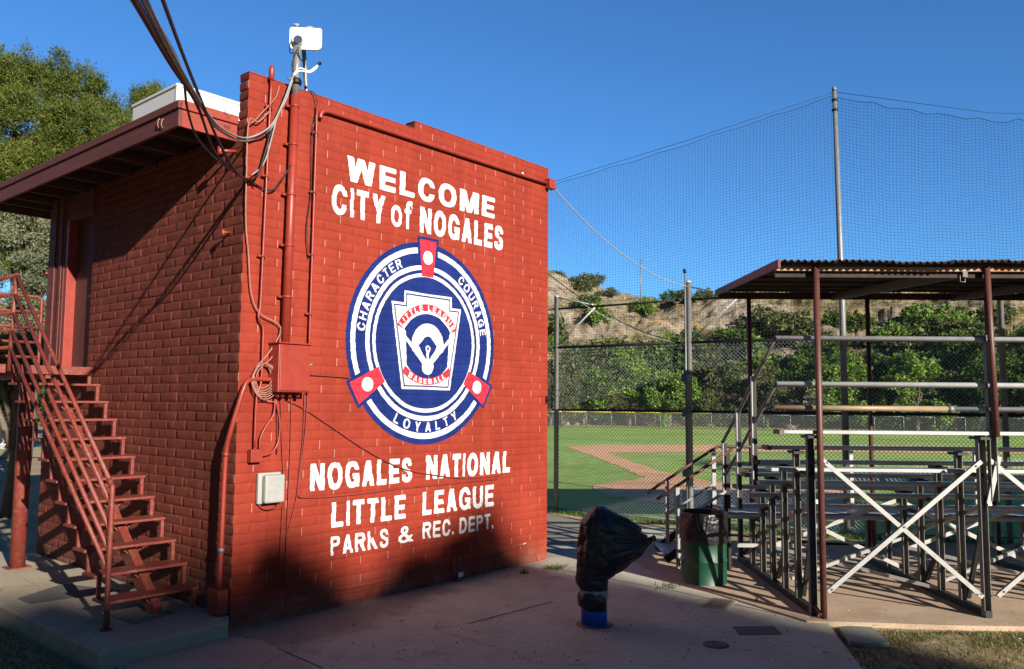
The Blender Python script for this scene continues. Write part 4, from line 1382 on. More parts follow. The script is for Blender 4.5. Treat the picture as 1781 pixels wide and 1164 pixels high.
# ------------------------------------------------------------------ dish, camera and second mast on the roof edge
ant = thing('dish_antenna', 'white rounded rectangular wireless dish on top of the mast', 'antenna', (0.6, -0.1, 5.95))
Cn = W(533, 71, 0.10)
ux = np.array([0.74, -0.67, 0.02])
ux /= np.linalg.norm(ux)
uz = np.array([0.05, 0.05, 1.0])
uz -= ux*(uz@ux)
uz /= np.linalg.norm(uz)
uy = np.cross(uz, ux)        # points away from viewer
hw, hh, cr = 0.172, 0.128, 0.042
mb = MB()
out = []
for cxs, czs, a0 in ((1, 1, 0), (-1, 1, 90), (-1, -1, 180), (1, -1, 270)):
    for a in np.linspace(a0, a0+90, 7):
        out.append((cxs*(hw-cr)+cr*math.cos(math.radians(a)), czs*(hh-cr)+cr*math.sin(math.radians(a))))
rings = []
for dpt, k in ((0.0, 1.0), (-0.018, 1.0), (-0.022, 0.97), (0.012, 0.70), (0.030, 0.35)):
    rings.append([len(mb.v)+i for i in range(len(out))])
    for x, z in out:
        bow = 0.05*(x/hw)**2*k*k
        mb.v.append(tuple(Cn+ux*x*k+uz*z*k+uy*(dpt-bow+0.0)))
for a, b in zip(rings[:-1], rings[1:]):
    for i in range(len(out)):
        j = (i+1) % len(out)
        mb.face((a[i], a[j], b[j], b[i]), 0, True)
mb.face(rings[-1], 0)
mb.face(rings[0][::-1], 0)
mb.build('reflector', M['plastic_white'], ant)
fc = Cn-ux*0.075-uz*0.05-uy*0.09
MB().tube([fc+uy*0.10, fc-uy*0.02], [0.040, 0.050], 20).build('feed_housing', M['plastic_grey'], ant)
MB().tube([fc-uy*0.0205, fc-uy*0.032], 0.045, 20).build('feed_cap', surf('dark_blue_cap', (0.02, 0.03, 0.06), (0.035, 0.05, 0.09), 4, 0.4), ant)
MB().tube([fc+uy*0.10-uz*0.05, (mx(6.0), -0.085, 6.02)], 0.02, 8).build('bracket', M['steel'], ant)
hd = Cn+ux*0.02+uz*0.15+uy*0.13
camr = thing('dome_camera', 'grey dome shaped security camera behind the top of the white dish', 'camera', tuple(hd))
MB().tube([hd-uz*0.06, hd-uz*0.02, hd+uz*0.02, hd+uz*0.06, hd+uz*0.085], [0.088, 0.095, 0.088, 0.062, 0.025], 20).build('housing', M['plastic_grey'], camr)
MB().tube([hd-uz*0.061, hd-uz*0.10, hd-uz*0.13], [0.072, 0.064, 0.026], 20).build('dome', M['black'], camr)
MB().tube([hd-ux*0.10+uz*0.03, hd-ux*0.15+uz*0.05, hd-ux*0.15+uz*0.10], 0.016, 8).build('stalk', M['steel'], camr)
MB().tube([hd-ux*0.18+uz*0.105, hd-ux*0.12+uz*0.10], 0.016, 8).build('stalk_head', M['plastic_grey'], camr)
pipe_thing('rear_mast', 'slim bare metal pole behind the parapet carrying the security camera', 'pole', [ony(526, 60, 0.24), ony(530, 110, 0.24), ony(533, 163, 0.24), (ony(533, 163, 0.24)[0], 0.24, 5.2)], 0.024, M['steel'])
for i, (dx, lab) in enumerate(((0, 'white cable curling out past the mast to a small black plug'), (6, 'second white cable just under the one that ends in a black plug'))):
    cable('antenna_lead', lab, [W(510, 130+dx*.3, 0.12), W(522, 119+dx*.8, 0.14), W(537, 124+dx*.4, 0.15), W(547, 118+dx*.6, 0.16), W(554, 112+dx*.1, 0.16)], 0.009, M['plastic_white'], 'white antenna leads')
pg = thing('cable_plug', 'small black plug at the tip of the white cables', 'plug', tuple(W(555, 111, 0.16)))
MB().tube([W(552, 113.5, 0.16), W(557, 110, 0.16)], [0.014, 0.02], 10).build('plug', M['black'], pg)
for lab, pts in (('black lead hanging from the dish feed down the mast', [W(519, 82, .17), W(512, 98, .15), W(508, 112, .14), W(509, 125, .14)]),
                 ('black lead looping between the dish and the rear pole', [W(518, 85, .16), W(522, 103, .13), W(530, 104, .08), W(531, 88, .05)]),
                 ('black lead bowed along the left side of the dish', [W(508, 68, .16), W(504, 80, .16), W(505, 92, .15), W(511, 92, .15)])):
    cable('dish_lead', lab, pts, 0.006, M['black'], 'black leads around the dish')

# ------------------------------------------------------------------ roof air conditioner
ac = thing('roof_cooler', 'large white sheet metal cooler box standing on the booth roof', 'air conditioner', (0.4, 1.5, 5.2))
MB().box(-0.30, 1.05, 0.93, 1.98, 5.24, 5.66).build('housing', M['whitemetal'], ac, 0.012)
MB().box(-0.312, 1.062, 0.918, 1.992, 5.655, 5.69).build('lid', M['whitemetal'], ac, 0.008)
MB().box(-0.306, -0.27, 0.924, 0.96, 5.24, 5.654).build('corner_trim', M['whitemetal'], ac, 0.004)
MB().box(0.25, 0.275, 0.895, 0.93, 5.24, 5.53).build('pipe_stub', M['greycable'], ac, 0.006)
MB().box(-0.25, 1.0, 1.0, 1.9, 5.2, 5.24).build('base', M['rafter'], ac)

# ------------------------------------------------------------------ staircase
st = thing('metal_staircase', 'red steel outside stairs with five pipe rails up to the booth door', 'staircase', (-0.55, 0.35, 0.15))
NT, Y0, ZB, RUN, RISE = 11, 0.62, 0.362, 0.2545, 0.2085
XR, XL = -0.055, -1.0
for k in range(NT):
    y, z = Y0+RUN*k, ZB+RISE*k
    MB().box(XL, XR, y-0.12, y+0.16, z-0.028, z).build('tread', M['stairmetal'], st, 0.006)
    for xx in (XL+0.03, XR-0.06):
        zt = z+RISE-0.029 if k < NT-1 else 2.55
        MB().box(xx, xx+0.035, y+0.115, y+0.15, z+0.0005, zt).build('tread_post', M['stairmetal'], st)
for xx in (XL+0.03, XR-0.06):
    MB().box(xx, xx+0.035, Y0-0.10, Y0-0.065, 0.15, ZB-0.029).build('tread_post', M['stairmetal'], st)
# centre stringer with brackets
xm = -0.47
sm = MB()
sm.bar((xm, Y0-0.06, 0.17), (xm, Y0+RUN*NT, ZB+RISE*NT-0.22), 0.09, 0.16)
sm.build('stringer', M['stairmetal'], st, 0.006)
for k in range(NT):
    y, z = Y0+RUN*k, ZB+RISE*k
    b = MB()
    b.bar((xm, y+0.02, z-0.15), (xm-0.12, y+0.02, z-0.029), 0.05, 0.012).bar((xm, y+0.02, z-0.15), (xm+0.12, y+0.02, z-0.029), 0.05, 0.012)
    b.box(xm-0.02, xm+0.02, y-0.03, y+0.03, z-0.17, z-0.1)
    b.build('tread_bracket', M['stairmetal'], st)
# landing
LZ, LY0, LY1, LX = 2.66, 3.36, 5.02, -1.06
ld = MB().box(LX, -0.012, LY0+0.03, LY1, LZ-0.03, LZ).build('landing', M['stairmetal'], st)
MB().box(LX, -0.03, LY0, LY0+0.03, LZ-0.10, LZ+0.004).build('landing_beam', M['stairmetal'], ld, 0.004)
MB().box(LX-0.03, LX, LY0, LY1, LZ-0.10, LZ+0.004).build('landing_beam', M['stairmetal'], ld, 0.004)
MB().box(LX, -0.03, LY1, LY1+0.03, LZ-0.10, LZ+0.004).build('landing_beam', M['stairmetal'], ld, 0.004)
MB().bar((-0.52, LY0+0.03, LZ-0.09), (-0.52, LY1, LZ-0.09), 0.1, 0.12).build('landing_joist', M['stairmetal'], ld)
col = MB().tube([(-0.55, 4.02, 0.17), (-0.55, 4.02, LZ-0.10)], 0.088, 24).build('support_column', M['stairmetal'], st)
MB().box(-0.68, -0.42, 3.89, 4.15, 0.15, 0.168).build('base_plate', M['stairmetal'], col, 0.004)
# rails
PX_, PYB, PYT = -1.05, 0.34, 3.10
post = MB()
post.tube(smooth_path([(PX_, PYB, 0.15), (PX_, PYB, 0.6), (PX_, PYB, 1.38), (PX_, PYB+0.02, 1.455), (PX_, PYB+0.07, 1.51)], 4), 0.024, 12)
post.build('rail_post', M['stairmetal'], st)
MB().tube([(PX_, PYB, 0.15), (PX_, PYB, 0.162)], 0.055, 14).build('foot_plate', M['stairmetal'], st)
MB().tube([(PX_, PYT-0.01, 3.72), (PX_, PYT+0.03, 3.20), (PX_, PYT+0.07, 2.58)], 0.024, 12).build('rail_post', M['stairmetal'], st)
tops = (3.70, 3.48, 3.265, 3.06, 2.855)
bots = (1.50, 1.275, 1.045, 0.855, 0.675)
for a, b in zip(tops, bots):
    yt = PYT+(3.72-a)*0.09
    MB().tube([(PX_, PYB+(0.06 if b > 1.4 else 0.0), b+(0.0)), (PX_, yt, a)], 0.021, 10).build('stair_rail', M['stairmetal'], st)
    MB().tube([(PX_, yt, a), (PX_, LY1-0.02, a)], 0.021, 10).build('landing_rail', M['stairmetal'], st)
    zz = a-0.02
    rl = MB()
    if a > 3.6:
        rl.tube(smooth_path([(PX_, LY1-0.02, zz), (-0.5, LY1-0.02, zz), (-0.16, LY1-0.02, zz), (-0.11, LY1-0.02, zz-0.03), (-0.09, LY1-0.02, zz-0.10), (-0.09, LY1-0.02, 2.66)], 5), 0.021, 10)
    else:
        rl.tube([(PX_, LY1-0.02, zz), (-0.09, LY1-0.02, zz)], 0.021, 10)
    rl.build('landing_rail', M['stairmetal'], st)
MB().tube([(PX_, LY1-0.02, 2.58), (PX_, LY1-0.02, 3.70)], 0.024, 10).build('rail_post', M['stairmetal'], st)
# plates set in the pad
pl = MB().prism([xy(onz(*p, .15)) for p in ((30, 1042), (110, 1016), (210, 1028), (55, 1052))], 0.15, 0.156).build('pad_plate', M['patch'])
tag(pl, 'dark rectangular plate let into the pad left of the stairs', 'cover plate')
pl = MB().prism([xy(onz(*p, .15)) for p in ((175, 1070), (240, 1050), (305, 1066), (235, 1087))], 0.15, 0.155).build('pad_plate', M['patch'])
tag(pl, 'dark square plate in the pad below the bottom stair tread', 'cover plate')

# ------------------------------------------------------------------ overhead service cables
def dp(x, y, dist):
    d = ray(x, y)
    return CAM+d*dist


G2 = 'overhead service cables'
bun = [dp(205, -60, 3.2), dp(250, 20, 4.0), dp(300, 110, 5.0), dp(345, 183, 6.1), dp(385, 228, 7.2)]
for k, (r, dx, m) in enumerate((((0.020, 0.019, 0.016, 0.011, 0.009, 0.009, 0.009, 0.009, 0.009), -3, 'black'), ((0.013, 0.013, 0.012, 0.011, 0.010, 0.010), 6, 'black'), (0.009, 10, 'greycable'))):
    lab = ('thick black overhead cable along the left edge of the cable bundle', 'thick black overhead cable in the middle of the cable bundle', 'grey overhead cable on the right side of the cable bundle')[k]
    P = [dp(205+dx*1.6, -60-dx, 3.2), dp(250+dx*1.2, 20-dx*0.5, 4.0), dp(300+dx, 110, 5.0), dp(345+dx*.7, 183, 6.1)]
    if k == 0:
        P += [dp(372, 262, 7.0), dp(400, 290, 7.4), W(432, 313, 0.10), W(470, 332, 0.05), W(490, 312, 0.10), W(506, 288, 0.14)]
    elif k == 1:
        P += [dp(380, 225, 7.1), W(425, 245, 0.12), W(468, 226, 0.12), W(488, 190, 0.13), W(508, 138, 0.13)]
    else:
        P += [dp(384, 222, 7.1), W(427, 240, 0.16), W(468, 222, 0.17), W(490, 184, 0.16), W(510, 132, 0.14)]
    cable('overhead_cable', lab, P, r, M['black'] if k == 0 else M['greycable'], G2, 8, 8)
cable('overhead_cable', 'black overhead cable by itself, right of the thick bundle', [dp(262, -60, 3.6), dp(286, 8, 4.2), dp(320, 100, 5.2), dp(350, 175, 6.0), dp(382, 250, 7.0), dp(410, 298, 7.5), W(432, 312, 0.08), W(450, 300, 0.08), W(475, 215, 0.10)], 0.012, M['black'], G2, 8, 8)
cable('overhead_cable', 'thin black overhead cable dropping under the eave from the thick bundle', [dp(232, -60, 3.3), dp(258, 10, 4.0), dp(315, 120, 5.2), dp(326, 190, 5.9), dp(345, 243, 6.6), dp(385, 284, 7.2), W(428, 312, 0.09), W(445, 322, 0.07)], 0.009, M['black'], G2, 8, 8)
cable('antenna_lead_grey', 'flat grey lead down the wall from the mast head to the capped conduit', [W(509, 140, 0.13), W(497, 175, 0.10), W(482, 205, 0.08), W(466, 265, 0.08), W(455, 290, 0.07), W(437, 305, 0.07)], 0.007, M['greycable'])
cable('wall_line', 'thin tan line slanting from the corner up to the parapet', [W(486, 150, 0.02), W(478, 172, 0.05), W(455, 197, 0.06), W(441, 212, 0.06), (-0.03, -0.06, 5.1)], 0.007, M['tancable'])
# rope and lines from the right end of the booth to the fence post
FA, FB, FN, FQ, FS = np.array([9.29, 3.08, 0]), np.array([9.53, 0.10, 0]), np.array([10.1, -2.58, 0]), np.array([11.5, -4.75, 0]), np.array([13.2, -7.1, 0])
FZ = np.array([8.95, 6.1, 0])
cable('slack_rope', 'slack white rope from the booth wall top to the tall fence post', sag((5.10, -0.05, 5.50), FB+[0, 0, 4.50], 0.28), 0.009, M['greycable'])
cable('slack_line', 'black line sagging from the booth side to the fence rail', sag((5.06, 0.2, 4.33), FB+[-0.05, 0.05, 3.42], 0.22), 0.007, M['black'], 'pair of lines to the fence rail')
cable('slack_line', 'pale line sagging from the booth side beside its black twin', sag((5.06, 0.25, 4.27), FB+[-0.05, 0.35, 3.46], 0.18), 0.006, M['greycable'], 'pair of lines to the fence rail')

# ------------------------------------------------------------------ backstop fence, net pole and net
def fence_mesh(p0, p1, z0, z1, cell=0.0735, r=0.0038):
    """chain link as two families of diagonal wires clipped to the panel"""
    p0, p1 = np.asarray(p0, float), np.asarray(p1, float)
    Wd = np.linalg.norm((p1-p0)[:2])
    H = z1-z0
    mb = MB()
    e = (p1-p0)/Wd
    nr = np.array([-e[1], e[0], 0])
    for sgn in (1, -1):
        c = -H if sgn > 0 else 0.0
        end = Wd if sgn > 0 else Wd+H
        while c < end:
            if sgn > 0:
                a = max(0.0, -c)
                b = min(H, Wd-c)
                P = [(c+a, a), (c+b, b)]
            else:
                a = max(0.0, c-Wd)
                b = min(H, c)
                P = [(c-a, a), (c-b, b)]
            c += cell
            if b-a < 0.02:
                continue
            q = [p0+e*s+np.array([0, 0, z0+z])+nr*0.002*sgn for s, z in P]
            mb.tube(q, r, 3, False)
    return mb


fence = thing('backstop_fence', 'tall galvanised chain link backstop fence between the booth and the ball field', 'fence', tuple(FB))
RZ = (2.12, 3.43)
nodes_ = [FZ, FA, FB, FN, FQ, FS]
pr = {1: (0.050, 4.53), 2: (0.056, 4.60), 4: (0.05, 4.55), 5: (0.05, 4.5)}
for i, (r, h) in pr.items():
    p = nodes_[i]
    MB().lathe([(r, 0), (r, h-0.03), (r*1.08, h-0.03), (r*1.05, h), (r*0.5, h+0.02)], tuple(p), 18).build('fence_post', M['post_steel'], fence)
for a, b in zip(nodes_[:-1], nodes_[1:]):
    for z, r in ((2.12, 0.024), (3.43, 0.026), (0.08, 0.012)):
        MB().tube([a+[0, 0, z], b+[0, 0, z]], r, 8).build('fence_rail', M['alu_dark'] if z > 1 else M['steel'], fence)
    fence_mesh(a, b, 0.04, 3.42).build('chain_link', M['chain'], fence, fix=False)
for a, b in ((FZ, FA), (FA, FB), (FB, FN), (FN, FQ), (FQ, FS)):
    MB().tube([a+[0, 0, 4.25], b+[0, 0, 4.25]], 0.022, 8).build('fence_rail', M['alu_dark'], fence)
for a, b in ((FA, FB), (FB, FN)):
    e = (b-a)/np.linalg.norm(b-a)
    MB().tube([a+[0, 0, 3.45], a+e*0.95+[0, 0, 4.24]], 0.018, 8).build('fence_brace', M['post_steel'], fence)
    MB().tube([a+[0, 0, 4.50], a+e*0.9+[0, 0, 4.28]], 0.014, 8).build('fence_brace', M['post_steel'], fence)
MB().tube([FB+[-0.09, 0.02, 0.0], FB+[-0.09, 0.02, 4.75]], 0.018, 8).build('conduit', M['steel'], fence)
MB().tube([FB+[-0.09, 0.02, 4.75], FB+[-0.10, 0.03, 4.83]], 0.03, 8).build('weather_head', M['black'], fence)
for z in (2.1, 2.75, 0.98):
    o = FB+np.array([-0.14, 0.0, z])
    MB().box(o[0]-0.05, o[0]+0.10, o[1]-0.06, o[1]+0.06, o[2]-0.07, o[2]+0.07).build('outlet_box', M['steel'], fence, 0.006)

np_ = thing('net_pole', 'tallest pale steel pole holding up the backstop net behind the shelter', 'pole', tuple(FN))
MB().tube([FN, FN+[0, 0, 4.0], FN+[-0.06, 0.02, 7.85]], [0.060, 0.054, 0.037], 18).build('shaft', M['steel'], np_)
MB().tube([FN+[-0.06, 0.02, 7.85], FN+[-0.06, 0.02, 7.93]], [0.048, 0.025], 14).build('cap', M['steel'], np_)
for z in (7.5, 7.68):
    MB().lathe([(0.052, -0.02), (0.052, 0.02)], tuple(FN+[-0.056, 0.02, z]), 14).build('clamp', M['alu_dark'], np_)

net = thing('backstop_net', 'fine black square mesh net hung from the tall pole above the fence', 'net', tuple(FN+[0, 0, 3.4]))


def net_span(path, tops, scallop, seed, sc, zb=3.36, cell=0.062, r=0.0020):
    """net hung over a polyline in plan; tops: height of the top edge at each node"""
    P = [np.asarray(p, float) for p in path]
    L = [0.0]
    for a, b in zip(P[:-1], P[1:]):
        L.append(L[-1]+np.linalg.norm((b-a)[:2]))
    tot = L[-1]
    nS = int(tot/cell)

    def plan(s):
        return np.array([np.interp(s, L, [p[0] for p in P]), np.interp(s, L, [p[1] for p in P])])

    def top(s):
        z = np.interp(s, L, tops)
        k = s/scallop
        return z-0.07-sc*abs(math.sin(math.pi*k))**0.8*min(1, s*1.2)

    nrm = plan(tot)-plan(0)
    nrm = np.array([-nrm[1], nrm[0]])/np.linalg.norm(nrm)
    mb = MB()
    nZ = 72

    def pt(s, t):
        zt = top(s)
        z = zb+(zt-zb)*t
        bel = 0.14*math.sin(math.pi*min(1, s/2.6))*math.sin(math.pi*t)+0.05*(vnoise(np.array([s*1.3]), np.array([t*4.0]), seed)[0]-0.5)
        wz = 0.05*(vnoise(np.array([s*0.9]), np.array([t*3.0]), seed+3)[0]-0.5)*math.sin(math.pi*t)
        q = plan(s)+nrm*bel
        return (q[0], q[1], z+wz)
    for i in range(nS+1):
        s = tot*i/nS
        mb.tube([pt(s, t) for t in np.linspace(0, 1, 15)], r, 3, False)
    for j in range(nZ+1):
        mb.tube([pt(s, j/nZ) for s in np.linspace(0, tot, int(tot/0.22)+1)], r if 0 < j < nZ else 0.006, 3, False)
    # bunched lower hem
    for k in range(3):
        mb.tube([np.array(pt(s, 0))+np.array([0, 0, -0.05-0.10*abs(math.sin(s*0.7+k))*(0.6+0.4*math.sin(s*2.3+k*2))]) for s in np.linspace(0, tot, int(tot/0.12))], 0.005, 3, False)
    return mb


PT = FN+np.array([-0.06, 0.02, 0])
net_span([PT, FB, FA, FZ, (8.0, 9.2, 0)], [7.84, 7.37, 7.04, 6.75, 6.45], 1.1, 4, 0.03).build('net_panel', M['netcord'], net, fix=False)
net_span([PT, FQ+[0.05, 0.05, 0], FS, (15.0, -9.6, 0)], [7.82, 7.36, 7.2, 7.0], 0.62, 5, 0.09).build('net_panel', M['netcord'], net, fix=False)
MB().tube([PT+[0, 0, 7.83], FB+[0, 0, 7.36], FA+[0, 0, 7.03], FZ+[0, 0, 6.74], np.array([8.0, 9.2, 6.44])], 0.005, 5).build('support_wire', M['netcord'], net)
MB().tube([PT+[0, 0, 7.83], FQ+[0.05, 0.05, 7.38], FS+[0, 0, 7.22], np.array([15.0, -9.6, 7.02])], 0.005, 5).build('support_wire', M['netcord'], net)

# ------------------------------------------------------------------ aluminium bleachers
bl = thing('aluminium_bleachers', 'five row aluminium bleachers with pipe guard rails under the shelter roof', 'bleachers', tuple(B(0, 0, 0)))
DL, DR = -2.18, 7.6
ROWN = [0.0, 0.48, 0.96, 1.45, 1.90]
ROWZ = [1.93, 1.735, 1.54, 1.345, 1.15]


def plank(name, n0, n1, z, d0=DL, d1=DR, t=0.04):
    mb = MB()
    mb.obox(B(d0, n0, z-t), DV*(d1-d0), NV*(n1-n0), (0, 0, t))
    # two ribs on the face towards the car park
    return mb.build(name, M['alu'], bl, 0.006)


for n, z in zip(ROWN, ROWZ):
    plank('seat_plank', n-0.10, n+0.13, z+0.055)
    plank('foot_plank', n+0.26, n+0.49, z-0.375)
    MB().obox(B(DL-0.008, n-0.105, z+0.01), DV*0.05, NV*0.24, (0, 0, 0.05)).build('seat_cap', M['lidiron'], bl)
plank('walkway', 2.32, 3.16, 0.80, -2.12, DR, 0.05)
for fd in (-1.83, 0.0, 1.83, 3.66, 5.5, 7.3):
    for n, z in zip(ROWN+[2.4, 3.05], ROWZ+[0.75, 0.75]):
        u = MB()
        hgt = (0, 0, z-0.015)
        k = 1.15 if n == 0 else 1.0
        u.obox(B(fd-0.033*k, n+0.043, 0.03), DV*0.066*k, NV*0.005, hgt)
        u.obox(B(fd-0.033*k, n-0.022, 0.03), DV*0.005, NV*0.065, hgt)
        u.obox(B(fd+0.028*k, n-0.022, 0.03), DV*0.005, NV*0.065, hgt)
        u.build('upright', M['channel'], bl)
        if z > 0.8:
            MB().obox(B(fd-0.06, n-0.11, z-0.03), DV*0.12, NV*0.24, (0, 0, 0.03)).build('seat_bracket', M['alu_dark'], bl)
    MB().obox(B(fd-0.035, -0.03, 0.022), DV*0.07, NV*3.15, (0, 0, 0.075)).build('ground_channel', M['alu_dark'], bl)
    # sloping members in the frame
    for n in (0.0, 0.96, 1.9):
        if n > 1.5:
            MB().bar(B(fd+0.05, 1.9, 0.72), B(fd+0.05, 3.05, 0.12), 0.04, 0.04).build('frame_brace', M['alu_dark'], bl)
        else:
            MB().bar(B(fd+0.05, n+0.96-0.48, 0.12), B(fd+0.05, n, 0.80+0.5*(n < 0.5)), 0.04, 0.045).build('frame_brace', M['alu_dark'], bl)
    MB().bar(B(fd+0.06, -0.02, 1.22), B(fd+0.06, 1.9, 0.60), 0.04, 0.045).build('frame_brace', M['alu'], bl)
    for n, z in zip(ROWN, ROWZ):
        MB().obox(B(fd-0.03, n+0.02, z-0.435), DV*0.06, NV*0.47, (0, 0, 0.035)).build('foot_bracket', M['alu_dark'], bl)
# cross braces
for d0 in (-1.8, 1.83, 5.5):
    for s in (0,):
        MB().bar(B(d0+0.07, -0.036, 1.68), B(d0+1.74, -0.036, 0.24), 0.012, 0.046).build('cross_brace', M['alu'], bl)
        MB().bar(B(d0+1.76, -0.060, 1.67), B(d0+0.10, -0.060, 0.28), 0.035, 0.046).build('cross_brace', M['alu'], bl)
MB().bar(B(0.07, -0.036, 1.68), B(1.78, -0.036, 0.24), 0.012, 0.046).build('cross_brace', M['alu'], bl)
MB().bar(B(1.78, -0.060, 1.67), B(0.08, -0.060, 0.26), 0.035, 0.046).build('cross_brace', M['alu'], bl)
for d0 in (-1.8, 0.0, 1.83, 3.66):
    MB().bar(B(d0+0.05, 1.94, 0.98), B(d0+1.80, 1.94, 0.15), 0.012, 0.05).build('cross_brace', M['alu'], bl)
    MB().bar(B(d0+1.80, 1.96, 1.05), B(d0+0.05, 1.96, 0.40), 0.03, 0.05).build('cross_brace', M['alu'], bl)
    MB().bar(B(d0+0.05, 1.0, 0.20), B(d0+1.80, 1.94, 0.55), 0.03, 0.04).build('cross_brace', M['alu'], bl)
    MB().bar(B(d0+0.05, 1.94, 0.42), B(d0+1.80, 1.0, 0.10), 0.03, 0.04).build('cross_brace', M['alu'], bl)
for d0 in (-1.8, 0.0, 1.83, 3.66):
    for dd, zz in ((0.92, 0.97), (0.12, 1.64), (0.14, 0.31), (1.70, 0.28), (1.70, 1.62)):
        MB().tube([B(d0+dd, -0.070, zz), B(d0+dd, -0.088, zz)], 0.011, 8).build('bolt', M['lidiron'], bl)
# guard rails behind the top row
MB().tube([B(DL, 0, 2.985), B(DR, 0, 2.985)], 0.030, 12).build('guard_rail', M['post_steel'], bl)
MB().tube([B(DL, 0, 2.483), B(DR, 0, 2.483)], 0.031, 12).build('guard_rail', M['rail_white'], bl)
MB().tube([B(DL-0.03, 0, 2.225), B(-0.34, 0, 2.225)], 0.030, 12).build('guard_rail', M['tanpipe'], bl)
MB().tube([B(-0.34, 0, 2.225), B(-0.28, 0, 2.225)], 0.036, 12).build('rail_coupling', M['steel'], bl)
MB().tube([B(-0.28, 0, 2.225), B(DR, 0, 2.225)], 0.028, 12).build('guard_rail', M['post_steel'], bl)
for za, zb_ in ((2.985, 1.72), (2.483, 1.22)):
    MB().tube([B(DL, 0, za), B(DL, 0.88, za-0.42), B(DL, 1.66, za-0.82), B(DL, 2.6, zb_)], 0.021, 10).build('end_rail', M['channel'], bl)
for n, z0, z1 in ((0.92, 1.30, 2.60), (1.67, 0.92, 2.20), (2.45, 0.55, 1.72)):
    u = MB()
    u.obox(B(DL-0.02, n, z0), DV*0.05, NV*0.05, (0, 0, z1-z0), 0)
    u.obox(B(DL-0.032, n-0.02, z0), DV*0.012, NV*0.06, (0, 0, z1-z0), 1)
    u.build('end_post', [M['alu_dark'], M['alu']], bl)
for d0 in (0.06, 1.9, 3.72, 5.55):
    gp = MB()
    gp.obox(B(d0, -0.01, 1.25), DV*0.075, NV*0.006, (0, 0, 1.78)).obox(B(d0, -0.07, 1.25), DV*0.005, NV*0.06, (0, 0, 1.78)).obox(B(d0+0.07, -0.07, 1.25), DV*0.005, NV*0.06, (0, 0, 1.78))
    gp.build('guard_post', M['channel'], bl)
    MB().bar(B(d0+0.10, -0.05, 1.72), B(d0-0.03, -0.05, 1.22), 0.05, 0.02, NV).build('guard_strut', M['alu'], bl)
MB().obox(B(-1.76, -0.09, 1.48), DV*0.03, NV*0.05, (0, 0, 0.32)).build('guard_post', M['channel'], bl)
# front rail of the walkway
for z in (1.64, 1.34):
    MB().tube([B(-2.1, 3.16, z), B(DR, 3.16, z)], 0.026, 10).build('front_rail', M['alu'], bl)
for d0 in (-0.2, 1.6, 3.4):
    MB().obox(B(d0, 3.17, 0.5), DV*0.05, NV*0.05, (0, 0, 1.16)).build('front_post', M['alu'], bl)
# entry steps at the left end of the walkway
for n in (2.45, 3.32):
    mt = M['brownpipe']
    MB().tube([B(-3.12, n, 0.95), B(-2.08, n, 1.64)], 0.022, 10).build('hand_rail', mt, bl)
    MB().tube([B(-2.86, n, 0.62), B(-2.12, n, 1.10)], 0.020, 8).build('hand_rail', M['alu'], bl)
    MB().obox(B(-2.86, n-0.02, 0.02), DV*0.05, NV*0.045, (0, 0, 1.10)).build('stair_post', M['alu'], bl)
    MB().obox(B(-2.17, n-0.02, 0.02), DV*0.055, NV*0.05, (0, 0, 1.56)).build('stair_post', M['alu_dark'] if n < 3 else M['alu'], bl)
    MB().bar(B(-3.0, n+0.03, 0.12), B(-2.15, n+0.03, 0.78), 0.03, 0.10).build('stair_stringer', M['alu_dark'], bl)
for k, (d0, z) in enumerate(((-3.02, 0.22), (-2.72, 0.42), (-2.42, 0.62))):
    MB().obox(B(d0, 2.47, z-0.035), DV*0.26, NV*0.84, (0, 0, 0.035)).build('step', M['alu'], bl, 0.005)
MB().obox(B(-2.05, 2.35, 0.33), DV*1.0, NV*0.035, (0, 0, 0.05)).build('frame_tie', M['alu'], bl)

# ------------------------------------------------------------------ shelter
sh = thing('bleacher_shelter', 'rusty corrugated metal shelter on brown pipe posts over the bleachers', 'shelter', tuple(B(-1.74, -0.1, 0)))
D0, D1, N0, N1 = -2.21, 9.4, -0.27, 3.95


def rz(n):
    return 3.795+(n-N0)/(N1-N0)*0.25


SK = 0.27                    # the sheet's left edge is cut a little askew


def skew(d, n):
    return d+SK*(n-N0)/(N1-N0)*max(0.0, 1-(d-D0)/4.0)


ds = np.arange(D0, D1, 0.0165)
ns = np.linspace(N0, N1, 10)
vv = []
for d in ds:
    for n in ns:
        lap = 0.01*math.sin(d*1.9)+0.012*((int((d-D0)/0.62)) % 2)
        p = B(skew(d, n), n+(0.012*math.sin(d*5.3) if n == ns[0] else 0), rz(n)+0.017*math.sin(2*math.pi*d/0.072)+lap)
        vv.append(p)
nn = len(ns)
I, J = np.meshgrid(np.arange(len(ds)-1), np.arange(nn-1), indexing='ij')
qq = np.stack([I*nn+J, (I+1)*nn+J, (I+1)*nn+J+1, I*nn+J+1], -1).reshape(-1, 4)
ro = np_mesh('roof_sheet', np.array(vv)-np.array(sh.location), qq, M['rust'], sh, True)
so_ = ro.modifiers.new('s', 'SOLIDIFY')
so_.thickness = 0.004
bz = -0.052
MB().obox(B(D0+0.02, -0.115, rz(-0.115)-0.088), DV*(D1-D0-0.04), NV*0.05, (0, 0, 0.040)).build('eave_angle', M['rustbeam'], sh)
MB().obox(B(D0+0.02, -0.06, rz(-0.06)-0.155), DV*(D1-D0-0.04), NV*0.06, (0, 0, 0.10)).build('front_beam', M['rust'], sh)
MB().obox(B(D0+0.02+SK, N1-0.14, rz(N1)-0.135), DV*(D1-D0-0.04-SK), NV*0.06, (0, 0, 0.10)).build('rear_beam', M['rust'], sh)
ra = np.array([0, 0, 0.095])
a, b = B(D0-0.012, N0, rz(N0)-0.075), B(D0-0.012+SK, N1, rz(N1)-0.075)
